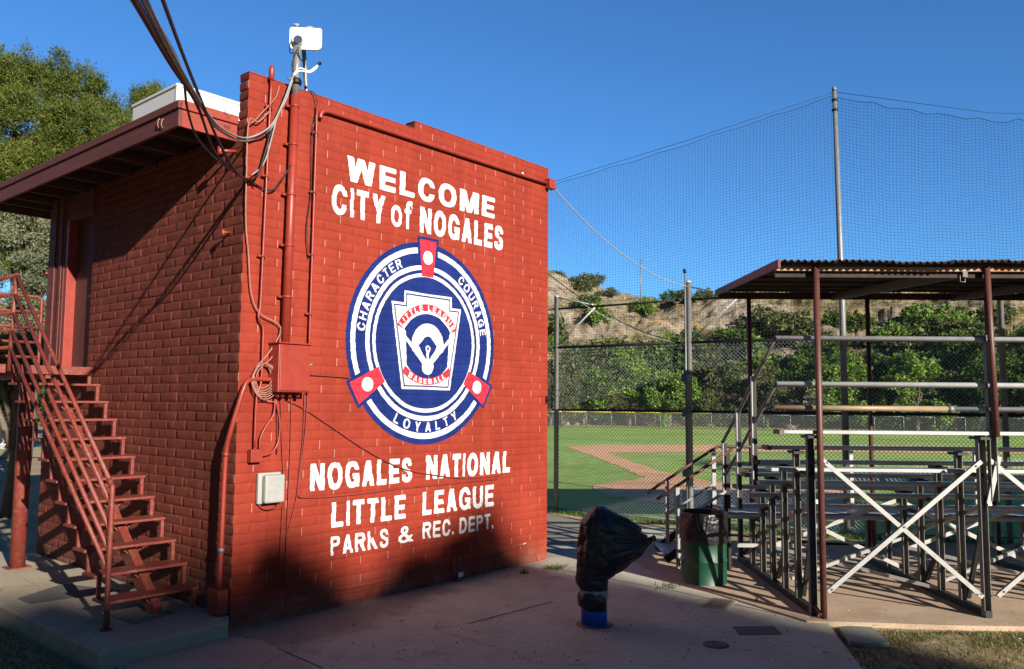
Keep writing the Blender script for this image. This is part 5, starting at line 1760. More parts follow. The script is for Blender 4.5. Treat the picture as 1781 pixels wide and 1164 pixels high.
MB().hexa([a, a+DV*0.03, b+DV*0.03, b, a+ra, a+DV*0.03+ra, b+DV*0.03+ra, b+ra]).build('edge_fascia', M['fascia_rust'], sh, 0.003)
for d0 in (-0.18, 1.66, 3.5, 5.34, 7.2):
    a, b = B(d0, N0+0.16, rz(N0+0.16)-0.15), B(d0, N1-0.15, rz(N1-0.15)-0.15)
    MB().hexa([a, a+DV*0.05, b+DV*0.05, b, a+[0, 0, .11], a+DV*0.05+[0, 0, .11], b+DV*0.05+[0, 0, .11], b+[0, 0, .11]]).build('rafter', M['brownpipe'], sh)
for n in (0.5, 1.2, 1.9, 2.6, 3.2):
    MB().obox(B(D0+0.05+SK*n/N1, n, rz(n)-0.052), DV*(D1-D0-0.4), NV*0.04, (0, 0, 0.034)).build('purlin', M['rust'], sh)
for d0, zf in ((-1.77, 0.02), (0.065, 1.93), (1.90, 1.93), (3.72, 1.93), (5.55, 1.93), (7.3, 0.02)):
    MB().tube([B(d0+(0.0 if zf < 1 else 0.035), -0.13, zf), B(d0, -0.13, rz(-0.11)-0.03)], 0.034 if zf < 1 else 0.034, 14).build('front_post', M['brownpipe'], sh)
for d0 in (-1.45, 0.39, 2.23, 4.07, 5.9, 7.7):
    MB().tube([B(d0, 3.84, 0.0), B(d0, 3.84, rz(3.84)-0.03)], 0.034, 12).build('rear_post', M['brownpipe'], sh)
MB().tube([B(-1.80, -0.14, 0.05), B(-1.83, -0.03, 0.13)], 0.02, 8).build('post_tie', M['brownpipe'], sh)
hk = B(-0.26, -0.2, 3.66)
MB().tube([hk, hk+[0, 0, -0.07], hk+DV*0.05+[0, 0, -0.075], hk+DV*0.055+[0, 0, -0.04]], 0.006, 6).build('hook', M['steel'], sh)

# ------------------------------------------------------------------ green drum with bin liner
dc = np.array([5.17, -2.44, 0.0])
dm = thing('trash_drum', 'green steel oil drum with a black bin liner folded over its rim', 'trash can', tuple(dc))
prof = [(0.275, 0.0), (0.29, 0.004), (0.29, 0.012), (0.283, 0.022), (0.284, 0.285), (0.293, 0.297), (0.293, 0.306), (0.284, 0.318), (0.284, 0.575), (0.293, 0.587), (0.293, 0.596), (0.284, 0.608), (0.283, 0.862), (0.291, 0.872), (0.291, 0.884), (0.280, 0.886), (0.276, 0.86), (0.272, 0.3), (0.0, 0.28)]
MB().lathe(prof, tuple(dc+[0, 0, 0.0]), 48).build('barrel', M['green'], dm)
mb = MB()
n = 160
rows = 26
ang = np.linspace(0, 2*math.pi, n, endpoint=False)
vw = math.atan2(CAM[1]-dc[1], CAM[0]-dc[0])
rel = (ang-vw+math.pi) % (2*math.pi)-math.pi
knot = -0.10
hem = 0.535-0.02*np.sin(rel*2+0.6)+0.025*np.exp(-((rel-knot)/0.18)**2)-0.008*np.sin(rel*7)
grid = []
for i in range(rows):
    t = i/(rows-1)
    rowv = []
    for k in range(n):
        if t < 0.30:            # inside, up to the rim
            tt = t/0.30
            r, z = 0.262+0.012*tt, 0.60+0.288*tt
            r += 0.006*math.sin(ang[k]*17)*(1-tt)
        elif t < 0.38:
            tt = (t-0.30)/0.08
            r, z = 0.274+0.026*tt, 0.888+0.012*math.sin(math.pi*tt)
        else:
            tt = (t-0.38)/0.62
            z = 0.888+(hem[k]-0.888)*tt
            amp = 0.003+0.012*tt*(1-tt)*4*math.exp(-((rel[k]-knot)/0.55)**2)
            ph = (rel[k]-knot)/(1.15-0.85*tt)
            r = 0.2985+amp*abs(math.sin(ph*15))+0.010*tt*math.exp(-((rel[k]-knot)/0.3)**2)+0.004*math.sin(rel[k]*9+3*tt)
        rowv.append((dc[0]+r*math.cos(ang[k]), dc[1]+r*math.sin(ang[k]), z))
    grid.append(rowv)
for rw in grid:
    mb.v += rw
for i in range(rows-1):
    for k in range(n):
        k2 = (k+1) % n
        mb.face((i*n+k, i*n+k2, (i+1)*n+k2, (i+1)*n+k), 0, True)
mb.build('bin_liner', M['bag'], dm, fix=False)

# ------------------------------------------------------------------ bagged drinking fountain
fp = np.array([2.60, -2.54, 0.0])
ft = thing('bagged_fountain', 'blue pedestal drinking fountain wrapped in a taped black plastic bag', 'drinking fountain', tuple(fp))
MB().lathe([(0.185, 0.0), (0.185, 0.008), (0.17, 0.012)], tuple(fp), 32).build('base_ring', M['lidiron'], ft)
MB().lathe([(0.132, 0.012), (0.132, 0.42)], tuple(fp), 32).build('pedestal', M['bluepipe'], ft)
S = 170.2
ex = _r0.copy()
ey = np.array([-ex[1], ex[0], 0])          # into the picture


def blob(rows_, name, mat, seed, amp, fold=0.35, smooth=True, ncirc=72, sub=5, nose=None):
    """stack of cross sections: (z, x-left, x-right, depth half width) around fp, crumpled"""
    rows_ = sorted(rows_)
    zz = [r[0] for r in rows_]
    Zs = np.concatenate([np.linspace(a, b, sub, endpoint=False) for a, b in zip(zz[:-1], zz[1:])]+[[zz[-1]]])
    mb = MB()
    th = np.linspace(0, 2*math.pi, ncirc, endpoint=False)
    for z in Zs:
        xl, xr, dpt = [np.interp(z, zz, [r[k] for r in rows_]) for k in (1, 2, 3)]
        c, a = (xl+xr)/2, (xr-xl)/2
        ct, s_ = np.cos(th), np.sin(th)
        x = c+a*np.sign(ct)*np.abs(ct)**0.9
        y = dpt*np.sign(s_)*np.abs(s_)**0.8*(1-0.35*np.clip((x-c)/max(a, 1e-3), 0, 1)*(a > 0.2))
        n1 = fbm(x*6+seed+y*2, np.full_like(x, z*7)+y*5, seed, 4, 0.6)
        cr = 1-np.abs(2*fbm((x+z*0.6)*7, (z-x*0.5)*5+y*6, seed+4, 3, 0.55)-1)
        k = 1+amp*(n1-0.5)*2+amp*fold*(cr-0.7)
        zk, xk = 0.845, 0.60
        an = np.arctan2(z-zk, x-xk-0.02)
        dk = np.hypot(z-zk, x-xk)
        k = k+np.where(dk < 0.62, 1, 0)*fold*0.030*np.sin(an*30+6*fbm(x*4, y*4+z, seed+9, 2))*np.exp(-((dk-0.18)/0.22)**2)+fold*0.012*np.sin(np.arctan2(y, x)*9+z*2.0)
        x = c+(x-c)*k
        y = y*k
        for xi, yi in zip(x, y):
            p = fp+ex*xi+ey*yi
            mb.v.append((p[0], p[1], z))
    nz_ = len(Zs)
    for i in range(nz_-1):
        for k in range(ncirc):
            k2 = (k+1) % ncirc
            mb.face((i*ncirc+k, i*ncirc+k2, (i+1)*ncirc+k2, (i+1)*ncirc+k), 0, smooth)
    mb.face([k for k in range(ncirc)][::-1])
    mb.face([(nz_-1)*ncirc+k for k in range(ncirc)])
    return mb.build(name, mat, ft)


def pz(y):          # photo row -> height at the fountain
    return (1087-y)/S*1.005


def prow(y, xl, xr, d):
    return (pz(y), (xl-1034)/S, (xr-1034)/S, d)


blob([prow(1060, 1012, 1056, 0.135), prow(1052, 1006, 1056, 0.15), prow(1040, 1005, 1057, 0.155), prow(1030, 1009, 1057, 0.145)], 'lower_bag', M['bag'], 11, 0.05)
MB().lathe([(0.143, pz(1041)), (0.146, pz(1040)), (0.146, pz(1023)), (0.142, pz(1021))], tuple(fp), 32).build('tape_band', M['tape'], ft)
bagrows = [prow(1026, 1009, 1057, 0.142), prow(1016, 1002, 1058, 0.16), prow(1008, 1002, 1060, 0.165), prow(1001, 1002.5, 1072, 0.165), prow(994, 1003, 1084, 0.175), prow(980, 1004, 1100, 0.19),
           prow(968, 1005, 1115, 0.195), prow(955, 1006, 1126, 0.195), prow(946, 1007, 1130, 0.19), prow(939, 1008, 1127, 0.19), prow(930, 1008, 1119, 0.185), prow(920, 1009, 1112, 0.185), prow(912, 1010, 1103, 0.175),
           prow(904, 1016, 1090, 0.155), prow(896, 1025, 1074, 0.12), prow(889, 1031, 1060, 0.08), prow(884, 1036, 1050, 0.03)]
blob(bagrows, 'upper_bag', M['bag'], 5, 0.045, 1.4, True, 144, 8)
tip = fp+ex*(1133-1034)/S
MB().tube(smooth_path([fp+ex*(1112-1034)/S+[0, 0, pz(950)], tip-ex*0.03+[0, 0, pz(945)], tip+[0, 0, pz(941)], tip+ex*0.035-ey*0.03+[0, 0, pz(938)]], 4), [0.06]*4+[0.04]*4+[0.028]*4+[0.035], 10).build('bag_knot', M['bag'], ft)

# ------------------------------------------------------------------ covers, slabs, weeds and litter on the ground
vb = thing('meter_cover', 'square rusty meter lid in a concrete frame, in front of the drum', 'cover plate', (*xy(onz(1253, 1050)), 0))
fr = [xy(onz(*p)) for p in ((1218, 1056), (1241, 1040), (1284, 1045), (1262, 1062))]
MB().prism(fr, 0.0, 0.008).build('frame', M['slabstone'], vb)
fr = [xy(onz(*p)) for p in ((1226, 1055), (1243, 1043), (1276, 1047), (1258, 1059.5))]
MB().prism(fr, 0.0075, 0.014).build('lid', M['lidiron'], vb)
c = onz(1245, 1122)
rv = thing('valve_cover', 'round rusty valve lid set in the shaded pavement', 'manhole cover', (c[0], c[1], 0))
MB().lathe([(0.125, 0.0), (0.125, 0.006), (0.115, 0.007)], (c[0], c[1], 0.0), 32).build('rim', M['lidiron'], rv)
MB().lathe([(0.108, 0.0065), (0.108, 0.011), (0.095, 0.0115), (0.09, 0.009), (0.04, 0.0095), (0.035, 0.012), (0.0, 0.0125)], (c[0], c[1], 0.0), 32).build('lid', M['lidiron'], rv)
o = MB().prism([xy(onz(*p)) for p in ((1274, 1091), (1346, 1090), (1361, 1104), (1286, 1105))], 0.0, 0.006).build('pavement_patch', M['patch'])
tag(o, 'darker rectangular patch in the pavement beside the round valve lid', 'pavement patch')
o = MB().prism([xy(onz(*p)) for p in ((1456, 1094), (1475, 1092), (1517, 1094), (1548, 1121), (1505, 1123), (1478, 1119))], -0.03, 0.022).build('ground_slab', M['slabstone'], None, 0.008)
tag(o, 'grey green concrete cover slab lying in the grass beside the pavement', 'concrete slab')


def blades(centers, hmin, hmax, w, seed, lean=0.6):
    rg = np.random.default_rng(seed)
    N = len(centers)
    a = rg.uniform(0, 2*np.pi, N)
    h = rg.uniform(hmin, hmax, N)
    dx = np.stack([np.cos(a), np.sin(a), np.zeros(N)], -1)
    la = rg.uniform(0, 2*np.pi, N)
    up = np.stack([np.cos(la)*lean*rg.uniform(0, 1, N), np.sin(la)*lean*rg.uniform(0, 1, N), np.ones(N)], -1)*h[:, None]
    ww = w*rg.uniform(0.6, 1.3, N)[:, None]
    b = np.asarray(centers, float)
    V = np.stack([b-dx*ww, b+dx*ww, b+up*0.6+dx*ww*0.8, b+up], 1)
    return V.reshape(-1, 3), np.arange(N*4).reshape(N, 4)


GW = 'weeds in the pavement cracks'
for px, py, nb, sz, lab in ((1163, 1021, 60, 0.13, 'small green weed in the pavement crack left of the drum'),
                            (965, 990, 90, 0.12, 'low weed strip at the right foot of the booth wall'),
                            (912, 998, 46, 0.035, 'tiny weed at the booth wall foot in the pavement'),
                            (1320, 1048, 24, 0.05, 'tiny weed in the pavement right of the meter lid')):
    c = onz(px, py)
    rg = np.random.default_rng(px)
    pts = np.stack([c[0]+rg.normal(0, sz*0.8, nb), c[1]+rg.normal(0, sz*0.45, nb), np.zeros(nb)], -1)
    V, q = blades(pts, 0.02, 0.07, 0.006, px, 1.4)
    o = np_mesh('weed', V-np.array([c[0], c[1], 0]), q, M['leaf_weed'])
    o.location = (c[0], c[1], 0)
    tag(o, lab, 'weed', GW)

# grass and litter on the dirt at lower right
rg = np.random.default_rng(5)
pts = []
while len(pts) < 9000:
    px, py = rg.uniform(1440, 1840), rg.uniform(1080, 1230)
    p = onz(px, py)
    dd, nn_ = (p-BO)@DV, (p-BO)@NV
    if nn_ > -0.42:
        continue
    edge = (p[0]-4.27)*(-0.75)-(p[1]+4.32)*(-1.29)      # >0 right of the plaza edge line
    if edge > -0.02:
        continue
    dens = 0.16+0.84*math.exp(-(abs(nn_+0.55)/0.35)**2)*float(fbm(np.array([p[0]*2.2]), np.array([p[1]*2.2]), 4)[0] > 0.42)
    if rg.uniform() < dens:
        pts.append((p[0], p[1], -0.03))
V, q = blades(np.array(pts), 0.012, 0.05, 0.0045, 6, 1.8)
o = np_mesh('dry_grass_patch', V, q, M['leaf_straw'])
tag(o, 'straw and short green grass on the dirt beside the bleacher slab', 'grass', kind='stuff')
# taller tufts along the fence foot and dark lawn at lower left
pts = []
for a, b in ((FA, FB), (FB, FN), (FN, FQ)):
    for k in range(900):
        t = rg.uniform()
        p = a+(b-a)*t-np.array([0.25*rg.uniform(-0.3, 1.2), 0.05, 0])
        pts.append((p[0], p[1], 0.005))
V, q = blades(np.array(pts), 0.03, 0.12, 0.006, 8, 0.9)
tag(np_mesh('fence_grass', V, q, M['leaf_weed']), 'ragged green grass along the foot of the fence', 'grass', kind='stuff')
pts = []
for k in range(9000):
    p = onz(rg.uniform(-60, 260), rg.uniform(1040, 1230), -0.03)
    if p[0] > -1.34 - 0.035*abs(p[1]) and p[1] < -0.2:
        continue
    if p[0] > -1.4 and p[1] >= -0.3:
        continue
    pts.append((p[0], p[1], -0.03))
V, q = blades(np.array(pts), 0.01, 0.045, 0.005, 9, 1.6)
tag(np_mesh('shaded_lawn', V, q, M['leaf_straw']), 'sparse shaded grass beside the stair pad', 'grass', kind='stuff')
# pebbles, leaves and crumbs
lv = []
rg = np.random.default_rng(12)
mb = MB()
for k in range(420):
    px, py = rg.uniform(430, 1781), rg.uniform(930, 1160)
    p = onz(px, py)
    if p[1] > -0.05 and p[0] < 5.1:
        continue
    nn_ = (p-BO)@NV
    z = 0.023 if (nn_ > -0.2 and (p-BO)@DV > -1.9) else 0.003
    r = rg.uniform(0.004, 0.016)
    a = rg.uniform(0, 6.28)
    e1 = np.array([math.cos(a), math.sin(a), 0])*r
    e2 = np.array([-math.sin(a), math.cos(a), 0])*r*rg.uniform(0.4, 0.9)
    i = len(mb.v)
    b = np.array([p[0], p[1], z])
    mb.v += [tuple(b-e1), tuple(b-e2), tuple(b+e1), tuple(b+e2), tuple(b+[0, 0, r*0.6])]
    mi = 0 if rg.uniform() < 0.75 else 1
    for f in ((0, 1, 4), (1, 2, 4), (2, 3, 4), (3, 0, 4)):
        mb.face([i+x for x in f], mi)
o = mb.build('leaf_litter', [surf('dead_leaf', (0.06, 0.035, 0.02), (0.14, 0.08, 0.045), 30, 0.9), surf('pale_crumb', (0.45, 0.40, 0.33), (0.6, 0.55, 0.48), 30, 0.9)])
tag(o, 'scattered dead leaves and crumbs on the paving', 'litter', kind='stuff')


rg = np.random.default_rng(15)
mb = MB()
for k in range(520):
    if k < 340:
        x, y = rg.uniform(0.1, 5.0), -0.04-abs(rg.normal(0, 0.13))
    else:
        p = onz(rg.uniform(460, 1440), rg.uniform(1000, 1160))
        x, y = p[0], p[1]
        if y > -0.05 or (np.array([x, y, 0])-BO)@NV > -0.3:
            continue
    r = rg.uniform(0.003, 0.010)
    a = rg.uniform(0, 6.28)
    e1, e2 = np.array([math.cos(a), math.sin(a), 0])*r, np.array([-math.sin(a), math.cos(a), 0])*r*0.7
    b = np.array([x, y, 0.002])
    i = len(mb.v)
    mb.v += [tuple(b-e1), tuple(b-e2), tuple(b+e1), tuple(b+e2), tuple(b+[0, 0, r*0.7])]
    for f in ((0, 1, 4), (1, 2, 4), (2, 3, 4), (3, 0, 4)):
        mb.face([i+x_ for x_ in f])
tag(mb.build('wall_foot_grit', surf('grit', (0.05, 0.035, 0.028), (0.20, 0.15, 0.11), 40, 0.95)), 'grit and crumbs gathered along the wall foot and on the paving', 'litter', kind='stuff')

# ------------------------------------------------------------------ outfield fence
of = thing('outfield_fence', 'long low chain link outfield fence with a yellow cap on its left part', 'fence', tuple(far(1200, 720, 79)))


def alphafence():
    m, n, l, p = new_mat('distant_chain_link')
    co_ = n.new("ShaderNodeTexCoord").outputs["UV"]
    p.inputs["Base Color"].default_value = (0.26, 0.27, 0.27, 1)
    p.inputs["Roughness"].default_value = 0.6
    t = n.new("ShaderNodeBsdfTransparent")
    mx_ = n.new("ShaderNodeMixShader")
    mx_.inputs[0].default_value = 0.16
    l.new(t.outputs[0], mx_.inputs[1])
    l.new(p.outputs[0], mx_.inputs[2])
    l.new(mx_.outputs[0], n["Material Output"].inputs[0])
    return m


ofm = alphafence()
fx = [860, 905, 950, 977, 1020, 1063, 1105, 1148, 1192, 1237, 1283, 1328, 1374, 1422, 1471, 1520, 1571, 1625, 1678, 1735, 1795, 1860, 1930]
fpnts = []
for x in fx:
    d = np.interp(x, [860, 977, 1300, 1678, 1930], [80, 79, 80, 79.5, 80])
    p = far(x, 720, d)
    fpnts.append(np.array([p[0], p[1], 0.0]))
FHT = 1.50
for p, x in zip(fpnts, fx):
    MB().tube([p, p+[0, 0, FHT if x < 1300 else 1.35]], 0.045, 8).build('fence_post', M['steel'], of)
for a, b, x in zip(fpnts[:-1], fpnts[1:], fx):
    h0 = FHT if x < 1300 else 1.35
    MB().quad(a+[0, 0, 0.03], b+[0, 0, 0.03], b+[0, 0, h0], a+[0, 0, h0]).build('chain_link', ofm, of)
    if x < 1237:
        MB().tube([a+[0, 0, h0+0.02], b+[0, 0, h0+0.02]], 0.085, 8).build('yellow_cap', M['yellow'], of)
    else:
        MB().tube([a+[0, 0, h0], b+[0, 0, h0]], 0.03, 6).build('top_rail', M['steel'], of)


# ------------------------------------------------------------------ foliage
def leaf_cloud(centers, size, rg, outward=None, aspect=0.45, up=0.0):
    """one pointed quad per centre"""
    N = len(centers)
    d = rg.normal(0, 1, (N, 3))
    if outward is not None:
        d = d*0.8+outward*0.9
    d[:, 2] += up
    d /= np.linalg.norm(d, axis=1)[:, None]
    t = rg.normal(0, 1, (N, 3))
    t -= d*(t*d).sum(1)[:, None]
    t /= np.linalg.norm(t, axis=1)[:, None]
    L = size*rg.uniform(0.6, 1.4, N)[:, None]
    Wd = L*aspect
    c = np.asarray(centers)
    V = np.stack([c-d*L*0.5, c+t*Wd*0.5-d*L*0.05, c+d*L*0.5, c-t*Wd*0.5-d*L*0.05], 1).reshape(-1, 3)
    return V, np.arange(N*4).reshape(N, 4)


def crown_points(blobs, n_tufts, per, spread, rg, shell=0.55, zstretch=1.0):
    """leaf centres grouped in tufts that sit near the surface of ellipsoid blobs; returns centres and outward directions"""
    vol = np.array([b[3]*b[4]*b[5] for b in blobs])**(2/3)
    which = rg.choice(len(blobs), n_tufts, p=vol/vol.sum())
    d = rg.normal(0, 1, (n_tufts, 3))
    d /= np.linalg.norm(d, axis=1)[:, None]
    rr = shell+(1-shell)*rg.uniform(0, 1, n_tufts)**0.6
    B_ = np.array([b[:6] for b in blobs], float)[which]
    tc = B_[:, :3]+d*rr[:, None]*B_[:, 3:6]
    cen = np.repeat(tc, per, 0)+rg.normal(0, 1, (n_tufts*per, 3))*spread*np.array([1, 1, zstretch])
    outd = np.repeat(d, per, 0)
    return cen, outd


def tree(name, label, cat, base, blobs, mat, n_tufts, per, spread, leaf, seed, trunk_r=0.2, group=None, up=0.0, aspect=0.45, limbs=True, zstretch=1.0, shell=0.55, sub=0, subz=1.0):
    rg = np.random.default_rng(seed)
    t = thing(name, label, cat, tuple(base), group)
    b0 = np.asarray(base, float)
    bl_ = [(b0[0]+x, b0[1]+y, b0[2]+z, a, b, c) for x, y, z, a, b, c in blobs]
    src = bl_
    if sub:
        src = []
        for b in bl_:
            for _ in range(sub):
                d = rg.normal(0, 1, 3)
                d[1] *= 1.0
                d /= np.linalg.norm(d)
                k = rg.uniform(0.62, 1.0)
                rr = b[3]*rg.uniform(0.20, 0.36)
                src.append((b[0]+d[0]*b[3]*k*0.85, b[1]+d[1]*b[4]*k*0.85, b[2]+d[2]*b[5]*k*0.85, rr, rr, rr*subz))
    cen, outd = crown_points(src, n_tufts, per, spread, rg, shell, zstretch)
    V, q = leaf_cloud(cen, leaf, rg, outd, aspect, up)
    np_mesh('crown', V-b0, q, mat, t)
    top = float(np.percentile([b[2] for b in bl_], 62))
    mb = MB()
    cx_, cy_ = np.mean([b[0] for b in bl_]), np.mean([b[1] for b in bl_])
    hx = max(0.5, top-b0[2])
    path = [b0-[0, 0, 0.1], b0+[0.02*hx, 0.01*hx, 0.25*hx], np.array([b0[0]+(cx_-b0[0])*0.6, b0[1]+(cy_-b0[1])*0.6, b0[2]+0.6*hx]), np.array([cx_, cy_, top])]
    mb.tube(smooth_path(path, 4), list(np.linspace(trunk_r, trunk_r*0.2, 13)), 8)
    if limbs:
        for b in bl_:
            zc = min(b[2], top)
            s = b0+(np.array([cx_, cy_, top])-b0)*rg.uniform(0.25, 0.6)
            mb.tube(smooth_path([s, (s+np.array(b[:3]))/2+rg.normal(0, 0.1, 3)*b[3], np.array([b[0], b[1], b[2]])], 3), list(np.linspace(trunk_r*0.45, trunk_r*0.1, 7)), 6)
    mb.build('trunk', M['bark'], t)
    return t


# big green juniper behind the booth, its smaller neighbour, and the grey green cedar in front of it
def at(x, y, dist):
    return far(x, y, dist)


def img_blobs(items, base, dist):
    """items: (photo x, photo y, radius px, depth offset m)"""
    out = []
    k = dist*1.22/F      # metres per pixel seen obliquely
    for x, y, r, dz in items:
        p = far(x, y, dist+dz)
        s = np.linalg.norm(p-CAM)/F
        out.append((p[0]-base[0], p[1]-base[1], p[2]-base[2], r*s, r*s, r*s*0.95))
    return out


D_ = 27.0
bs = far(40, 700, D_)
bs = np.array([bs[0], bs[1], -0.03])
items = [(20, 150, 55, 0), (-50, 130, 60, 0), (85, 140, 42, 0.5), (140, 165, 40, 0.5), (175, 205, 42, 0), (195, 245, 36, -0.5), (120, 230, 60, -1.2), (55, 235, 65, -1.5), (-20, 240, 70, -1), (-90, 220, 70, 0),
         (130, 300, 55, -0.5), (60, 320, 60, -1.2), (-20, 340, 70, -0.5), (-100, 330, 70, 0), (170, 280, 45, 0.6), (215, 215, 18, 0.4), (35, 400, 60, 0.5), (-60, 430, 80, 0)]
tree('juniper_tree', 'largest dense green juniper tree rising behind the booth roof at left', 'tree', bs, img_blobs(items, bs, D_), M['leaf_juniper'], 9500, 34, 0.085, 0.115, 21, 0.28, None, 0.6, 0.19, True, 1.3, 0.5, 18, 1.15)
D_ = 33.0
bs = far(265, 700, D_)
bs = np.array([bs[0], bs[1], -0.03])
items = [(243, 165, 14, 0), (250, 190, 22, 0), (268, 160, 12, 0), (280, 178, 18, 0), (295, 168, 10, 0), (265, 210, 35, 0), (300, 210, 32, 0), (270, 280, 55, 0), (270, 360, 60, 0)]
tree('juniper_tree', 'pointed tip of a smaller juniper behind the white roof cooler', 'tree', bs, img_blobs(items, bs, D_), M['leaf_juniper'], 2600, 32, 0.085, 0.115, 22, 0.2, None, 0.8, 0.19, True, 1.5, 0.5, 9, 1.6)
D_ = 19.0
bs = far(25, 700, D_)
bs = np.array([bs[0], bs[1], -0.03])
items = [(70, 400, 40, 0), (20, 395, 38, 0.3), (-40, 400, 50, 0), (85, 450, 32, -0.2), (50, 470, 34, -0.3), (75, 520, 30, 0), (40, 540, 36, -0.2), (80, 580, 34, 0.3), (30, 600, 40, 0), (-40, 560, 45, 0), (75, 630, 36, 0), (20, 650, 40, 0.3), (-40, 470, 34, 0), (60, 380, 40, 0.6)]
tree('cedar_tree', 'pale grey green cedar tree seen below the booth eave', 'tree', bs, img_blobs(items, bs, D_), M['leaf_cedar'], 3400, 40, 0.060, 0.075, 23, 0.16, None, 0.1, 0.26, True, 0.9, 0.4, 14, 0.7)
D_ = 42.0
bs = far(30, 700, D_)
bs = np.array([bs[0], bs[1], -0.03])
items = [(10, 650, 40, 0), (60, 660, 45, 0), (110, 650, 50, 0), (-40, 640, 50, 0), (40, 690, 40, -0.5)]
tree('shrub', 'dark green shrub behind the stair landing at far left', 'shrub', bs, img_blobs(items, bs, D_), M['leaf_walnut'], 500, 18, 0.25, 0.3, 24, 0.15, None, 0.2, 0.5)

# row of leafy trees behind the outfield fence
GT = 'leafy trees behind the outfield fence'
rowt = [(958, 640, 60, 84, 'leaf_scrub', 'dark shrubby tree beside the right edge of the booth wall'),
        (1015, 640, 62, 87, 'leaf_walnut', 'dark green tree left of the brightest tree behind the outfield fence'),
        (1095, 600, 85, 86, 'leaf_bright', 'brightest light green bushy tree behind the outfield fence'),
        (1165, 645, 55, 85, 'leaf_bright', 'low light green bush touching the tall fence post'),
        (1262, 625, 62, 88, 'leaf_scrub', 'olive green tree between the fence post and the bleacher stairs'),
        (1335, 640, 52, 86, 'leaf_scrub', 'grey green bush left of the front shelter post'),
        (1395, 600, 70, 88, 'leaf_walnut', 'dark leafy tree right behind the left end of the guard rails'),
        (1465, 612, 62, 85, 'leaf_bright', 'light green tree behind the tall net pole'),
        (1530, 600, 66, 88, 'leaf_walnut', 'dark leafy tree just right of the tall net pole'),
        (1595, 606, 60, 85, 'leaf_bright', 'light green tree midway between the two front shelter posts'),
        (1660, 580, 72, 88, 'leaf_walnut', 'tall dark leafy tree left of the right shelter post'),
        (1730, 596, 66, 86, 'leaf_walnut', 'dark leafy tree behind the right shelter post'),
        (1800, 570, 75, 87, 'leaf_walnut', 'dark leafy tree at the right edge of the photo'),
        (1890, 590, 75, 87, 'leaf_walnut', 'dark leafy tree farthest right behind the outfield')]
for i, (x, ytop, w, dist, mt, lab) in enumerate(rowt):
    rg = np.random.default_rng(100+i)
    b = far(x, 720, dist)
    b = np.array([b[0], b[1], 0.0])
    its = [(x+rg.uniform(-0.1, 0.1)*w, ytop+w*0.42, w*0.45, 0)]
    hh_ = 738-ytop
    for k in range(9):
        yy = ytop+hh_*rg.uniform(0.25, 0.92)
        its.append((x+rg.uniform(-0.75, 0.75)*w, yy, w*rg.uniform(0.26, 0.44), rg.uniform(-1.5, 1.5)))
    tree('leafy_tree', lab, 'tree', b, img_blobs(its, b, dist), M[mt], 760, 20, 0.25, 0.27 if mt != 'leaf_scrub' else 0.20, 200+i, 0.22, GT, 0.1, 0.6, True, 0.8, 0.5, 9, 0.8)

# hillside shrubs, each its own object
GS = 'shrubs scattered over the rocky hillside'
rg = np.random.default_rng(77)
protos = []
shr = []
for k in range(4):
    bl_ = [(rg.normal(0, 0.55), rg.normal(0, 0.55), 0.55+rg.uniform(0, 0.8), rg.uniform(0.5, 0.9), rg.uniform(0.5, 0.9), rg.uniform(0.4, 0.75)) for _ in range(6)]
    rg2 = np.random.default_rng(300+k)
    cen, outd = crown_points(bl_, 120, 14, 0.13, rg2, 0.4)
    V, q = leaf_cloud(cen, 0.22, rg2, outd, 0.55)
    o = np_mesh('hill_shrub', V, q, M[('leaf_scrub', 'leaf_scrub', 'leaf_walnut', 'leaf_bright')[k]])
    protos.append(o)
spots = []
for (x, r, s) in ((965, 112, 2.6), (975, 100, 2.4), (1005, 104, 2.2), (1040, 118, 1.8), (1060, 106, 2.8), (1095, 104, 3.0), (1130, 104, 2.9), (1150, 110, 2.4), (1225, 108, 2.6), (1250, 104, 3.0), (1280, 112, 2.0), (1310, 106, 2.4),
                  (1345, 118, 1.6), (1390, 112, 2.8), (1420, 105, 2.6), (1545, 112, 2.6), (1560, 110, 2.4), (1590, 112, 2.6), (1605, 120, 1.8), (1665, 115, 2.6), (1690, 110, 2.6), (1730, 118, 2.2), (1500, 116, 1.5), (1640, 108, 2.5), (1765, 106, 3.0), (1200, 132, 1.4), (1110, 128, 1.2)):
    spots.append((x, r, s))
for k in range(80):
    x_ = rg.uniform(950, 1820)
    spots.append((x_, rg.uniform(95, 142 if x_ < 1300 else 122), rg.uniform(0.5, 2.0)))
for k, (x, r, s) in enumerate(spots):
    pr_ = protos[k % 4]
    if k < 4:
        o = pr_
    else:
        o = pr_.copy()
        COL.objects.link(o)
    p = hill_at(x, r)
    o.location = (p[0], p[1], p[2]-0.25*s)
    o.scale = (s, s, s*rg.uniform(0.75, 1.1))
    o.rotation_euler = (0, 0, rg.uniform(0, 6.28))
    if k < 27:
        tag(o, 'larger rounded green shrub on the rocky hillside above the outfield', 'shrub', GS)
    else:
        tag(o, 'small green shrub dotted on the rocky hillside above the outfield', 'shrub', GS)
# low scrub and dry grass too thick to count on the hill, thicket at its foot
rg = np.random.default_rng(404)


def hill_tufts(n, x0, x1, r0, r1, gate, seed):
    out = []
    while len(out) < n:
        x, r = rg.uniform(x0, x1), rg.uniform(r0, r1)
        if float(fbm(np.array([x*0.009]), np.array([r*0.085]), seed, 4)[0]) < gate+rg.uniform(-0.05, 0.05):
            continue
        out.append(hill_at(x, r)+[0, 0, 0.05])
    return np.array(out)


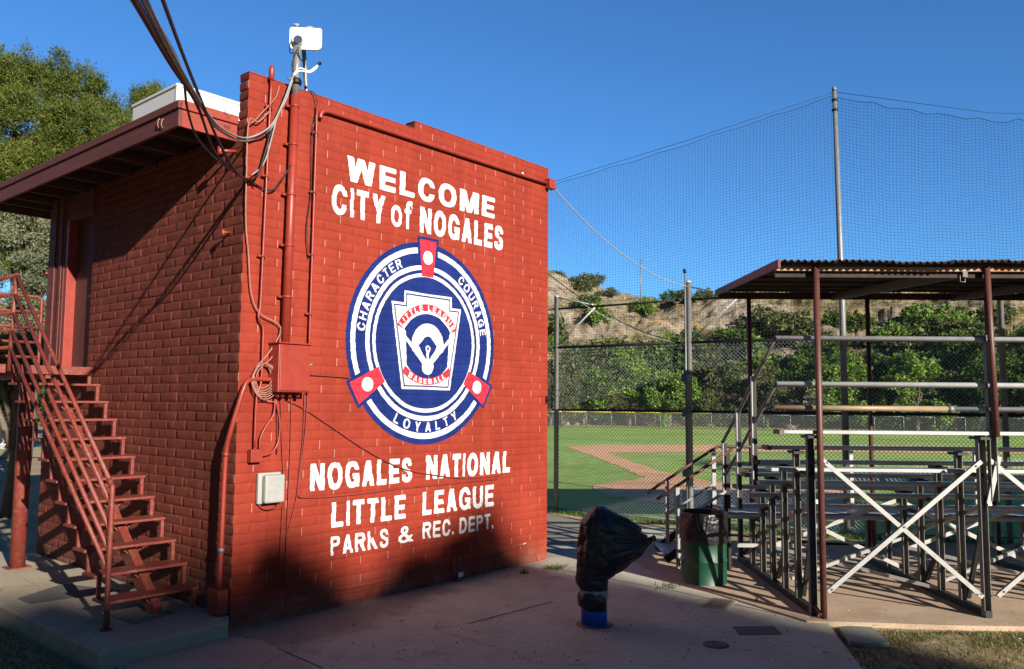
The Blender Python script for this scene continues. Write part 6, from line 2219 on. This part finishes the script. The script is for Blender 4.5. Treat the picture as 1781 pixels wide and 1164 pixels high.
def scatter(name, label, cat, pts, per, spread, size, mat, aspect, up, seed):
    rg_ = np.random.default_rng(seed)
    c = np.repeat(pts, per, 0)+rg_.normal(0, 1, (len(pts)*per, 3))*np.array(spread)
    V, q = leaf_cloud(c, size, rg_, None, aspect, up)
    o = np_mesh(name, V, q, mat)
    tag(o, label, cat, kind='stuff')


scatter('hillside_scrub', 'grey green low scrub covering the rocky hillside', 'scrub', np.concatenate([hill_tufts(1500, 940, 1300, 90, 112, 0.47, 61), hill_tufts(380, 1300, 1850, 90, 99, 0.50, 63)]), 18, (0.6, 0.6, 0.34), 0.24, M['leaf_scrub'], 0.5, 0.2, 62)
scatter('hillside_dry_grass', 'dry straw grass on the hillside', 'grass', hill_tufts(2600, 940, 1850, 90, 146, 0.47, 71), 8, (0.45, 0.45, 0.10), 0.30, M['leaf_straw'], 0.16, 0.9, 72)
tp = []
for k in range(950):
    x = rg.uniform(940, 1880)
    r = rg.uniform(84.5, 93)
    h = 2.6*rg.uniform(0, 1)**1.3*(0.35+1.1*float(vnoise(np.array([x*0.03]), np.array([r*0.3]), 9)[0]))
    p = hill_at(x, r)
    tp.append([p[0], p[1], max(0, p[2])+h])
scatter('bank_thicket', 'tangled dark green thicket along the foot of the hill', 'thicket', np.array(tp), 16, (0.40, 0.40, 0.30), 0.24, M['leaf_walnut'], 0.5, 0.1, 82)
c = onz(1221, 852)
hp = MB()
e1, e2 = np.array([0.75, -0.66]), np.array([0.66, 0.75])
hp.prism([tuple(c[:2]+e1*a+e2*b) for a, b in ((-0.22, 0.0), (0.0, -0.22), (0.22, 0.0), (0.22, 0.22), (-0.22, 0.22))], 0.016, 0.035)
tag(hp.build('home_plate', M['plastic_white']), 'white home plate on the clay circle of the ball field', 'home plate')
# hilltop tree and poles
p = hill_at(1166, 146)
tree('hilltop_tree', 'lone dark round tree on the hilltop skyline', 'tree', p-[0, 0, 0.3], [(0, 0, 1.6, 1.4, 1.4, 0.9), (1.0, -0.6, 1.9, 0.9, 0.9, 0.8), (-1.0, 0.6, 1.5, 0.9, 0.9, 0.7), (0.3, 0.2, 2.4, 0.8, 0.8, 0.6)], M['leaf_walnut'], 130, 14, 0.18, 0.28, 55, 0.14)
p = hill_at(1115, 148)
lpz = thing('light_pole', 'thin street light pole standing on the hilltop skyline', 'light pole', tuple(p))
MB().tube([p-[0, 0, 1], p+[0, 0, 7.2]], 0.09, 8).build('pole', M['steel'], lpz)
MB().tube([p+[0, 0, 7.15], p+_r0*1.4+[0, 0, 7.4]], 0.06, 6).build('arm', M['steel'], lpz)
MB().bar(p+_r0*1.2+[0, 0, 7.37], p+_r0*1.8+[0, 0, 7.42], 0.25, 0.12).build('lamp_head', M['steel'], lpz)
# boulders on the slope
GB = 'pale boulders at the foot of the hillside'
rg = np.random.default_rng(31)
for k in range(14):
    x, r = rg.uniform(955, 1420), rg.uniform(84, 92)
    p = hill_at(x, max(87, r))
    s = rg.uniform(0.25, 0.7)
    bm = bmesh.new()
    bmesh.ops.create_icosphere(bm, subdivisions=2, radius=s)
    for v in bm.verts:
        v.co *= 1+0.5*(float(vnoise(np.array([v.co.x/s*1.7+k*3.1]), np.array([v.co.y/s*1.7+v.co.z/s*1.3]), 5)[0])-0.5)
        v.co.z *= 0.6
    me = bpy.data.meshes.new('boulder')
    bm.to_mesh(me)
    bm.free()
    me.materials.append(M['hill'])
    o = bpy.data.objects.new('boulder', me)
    COL.objects.link(o)
    d = far(x, 720, r)
    o.location = (d[0], d[1], 0.1 if r < 87 else p[2]+0.1)
    tag(o, 'pale rough boulder at the foot of the hill behind the outfield fence', 'boulder', GB)

# ------------------------------------------------------------------ far left: fence, cabinet
lf = thing('chain_link_fence', 'low chain link fence in the distance at the left edge', 'fence', tuple(far(10, 720, 50)))
pts_ = [far(x, 720, 50) for x in (-160, -110, -62, -14, 34, 82, 130)]
pts_ = [np.array([p[0], p[1], 0.0]) for p in pts_]
for p in pts_:
    MB().tube([p, p+[0, 0, 1.6]], 0.03, 8).build('fence_post', M['steel'], lf)
for a, b in zip(pts_[:-1], pts_[1:]):
    MB().tube([a+[0, 0, 1.58], b+[0, 0, 1.58]], 0.022, 6).build('top_rail', M['steel'], lf)
    MB().quad(a+[0, 0, .03], b+[0, 0, .03], b+[0, 0, 1.57], a+[0, 0, 1.57]).build('chain_link', ofm, lf)
cb = far(2, 720, 44)
cb = np.array([cb[0], cb[1], 0])
cbt = thing('utility_cabinet', 'pale grey utility cabinet standing by the distant left fence', 'cabinet', tuple(cb))
MB().obox(cb-_r0*0.75, _r0*1.15, np.array([-_r0[1], _r0[0], 0])*0.8, (0, 0, 2.2)).build('case', M['plastic_grey'], cbt, 0.03)
MB().obox(cb-_r0*0.80-np.array([-_r0[1], _r0[0], 0])*0.05+[0, 0, 2.2], _r0*1.25, np.array([-_r0[1], _r0[0], 0])*0.9, (0, 0, 0.08)).build('lid', M['plastic_grey'], cbt, 0.02)
MB().obox(cb-_r0*0.65-np.array([-_r0[1], _r0[0], 0])*0.02+[0, 0, 0.2], _r0*0.95, np.array([-_r0[1], _r0[0], 0])*0.019, (0, 0, 1.8)).build('door', M['plastic_white'], cbt, 0.01)

# ------------------------------------------------------------------ trees behind the photographer, which shade the foreground
se = np.array([-_sd[1], _sd[0], 0.0])          # horizontal, across the sun
se = -se/np.linalg.norm(se) if se[0]*0.967 < 0 else se/np.linalg.norm(se)
ss = -np.array([_sd[0], _sd[1], 0.0])
ss /= np.linalg.norm(ss)
TE = math.tan(SUN_EL)
SD = 60.0


def shade_tree(u0, profile, seed, label):
    """profile: (u, v) of crown lobes' tops as seen along the sunbeam; rr: lobe radius"""
    base = se*u0-ss*SD
    base = np.array([base[0], base[1], -0.03])
    bl_ = []
    for u, v, r in profile:
        z = v-0.72+TE*SD-r
        off = se*(u-u0)
        bl_.append((off[0], off[1], z-base[2], r, r, r))
    tree('shade_tree', label, 'tree', base, bl_, M['leaf_walnut'], 1500, 22, 0.30, 0.55, seed, 0.45, 'trees behind the photographer', 0.0, 0.7, True, 1.0, 0.25)


shade_tree(2.2, [(3.3, 1.28, 0.75), (2.75, 0.98, 0.7), (2.3, 0.62, 0.7), (1.75, 0.30, 0.8), (3.75, 0.85, 0.55), (4.0, 0.2, 0.6), (3.2, 0.4, 1.3), (3.6, -0.6, 1.0), (3.7, -1.6, 0.95), (2.0, -0.2, 1.6), (3.0, -1.4, 1.6), (3.4, -3.0, 1.2), (1.5, -2.0, 2.0), (2.4, -4.0, 2.0)], 401, 'round crowned tree out of view behind the photographer, right one')
shade_tree(0.2, [(0.45, 1.10, 0.8), (0.8, 0.86, 0.65), (0.0, 0.92, 0.8), (-0.5, 0.55, 0.7), (-1.0, 0.40, 0.7), (0.6, 0.0, 1.4), (-0.6, -0.4, 1.4), (-1.5, 0.6, 0.6), (-1.8, 1.0, 0.8), (0.0, -2.0, 2.0), (-2.0, -0.8, 1.6), (-1.5, -2.8, 2.0), (0.5, -4.2, 2.0)], 402, 'round crowned tree out of view behind the photographer, left one')

# unseen trees added off to the left and behind to keep the sky light low
for i, (x, y, h, r) in enumerate(((-15.5, 2.0, 11, 4.6), (-14.5, 10.5, 12, 4.8), (-15.0, -7.5, 10, 4.4), (-12.5, 19.5, 12, 5.0), (-19, -17, 12, 5.0), (9.5, -24.0, 10, 4.2), (18.5, -20.0, 10, 4.4))):
    base = np.array([x, y, -0.03])
    rg = np.random.default_rng(900+i)
    its = [(rg.normal(0, r*0.4), rg.normal(0, r*0.4), h*rg.uniform(0.3, 0.8), r*rg.uniform(0.45, 0.7), r*rg.uniform(0.45, 0.7), h*rg.uniform(0.2, 0.28)) for _ in range(7)]
    tree('sky_blocker_tree', 'broad leafy unseen tree added to cut sky light, ' + ('west side', 'west side beside the lawn', 'west side near the photographer', 'north west corner', 'far south west corner', 'south side behind the bleachers', 'south east corner')[i], 'tree', base, its, M['leaf_walnut'], 700, 18, 0.4, 0.6, 950+i, 0.35, 'unseen trees added to cut sky light', 0.0, 0.7, True, 1.0, 0.3)
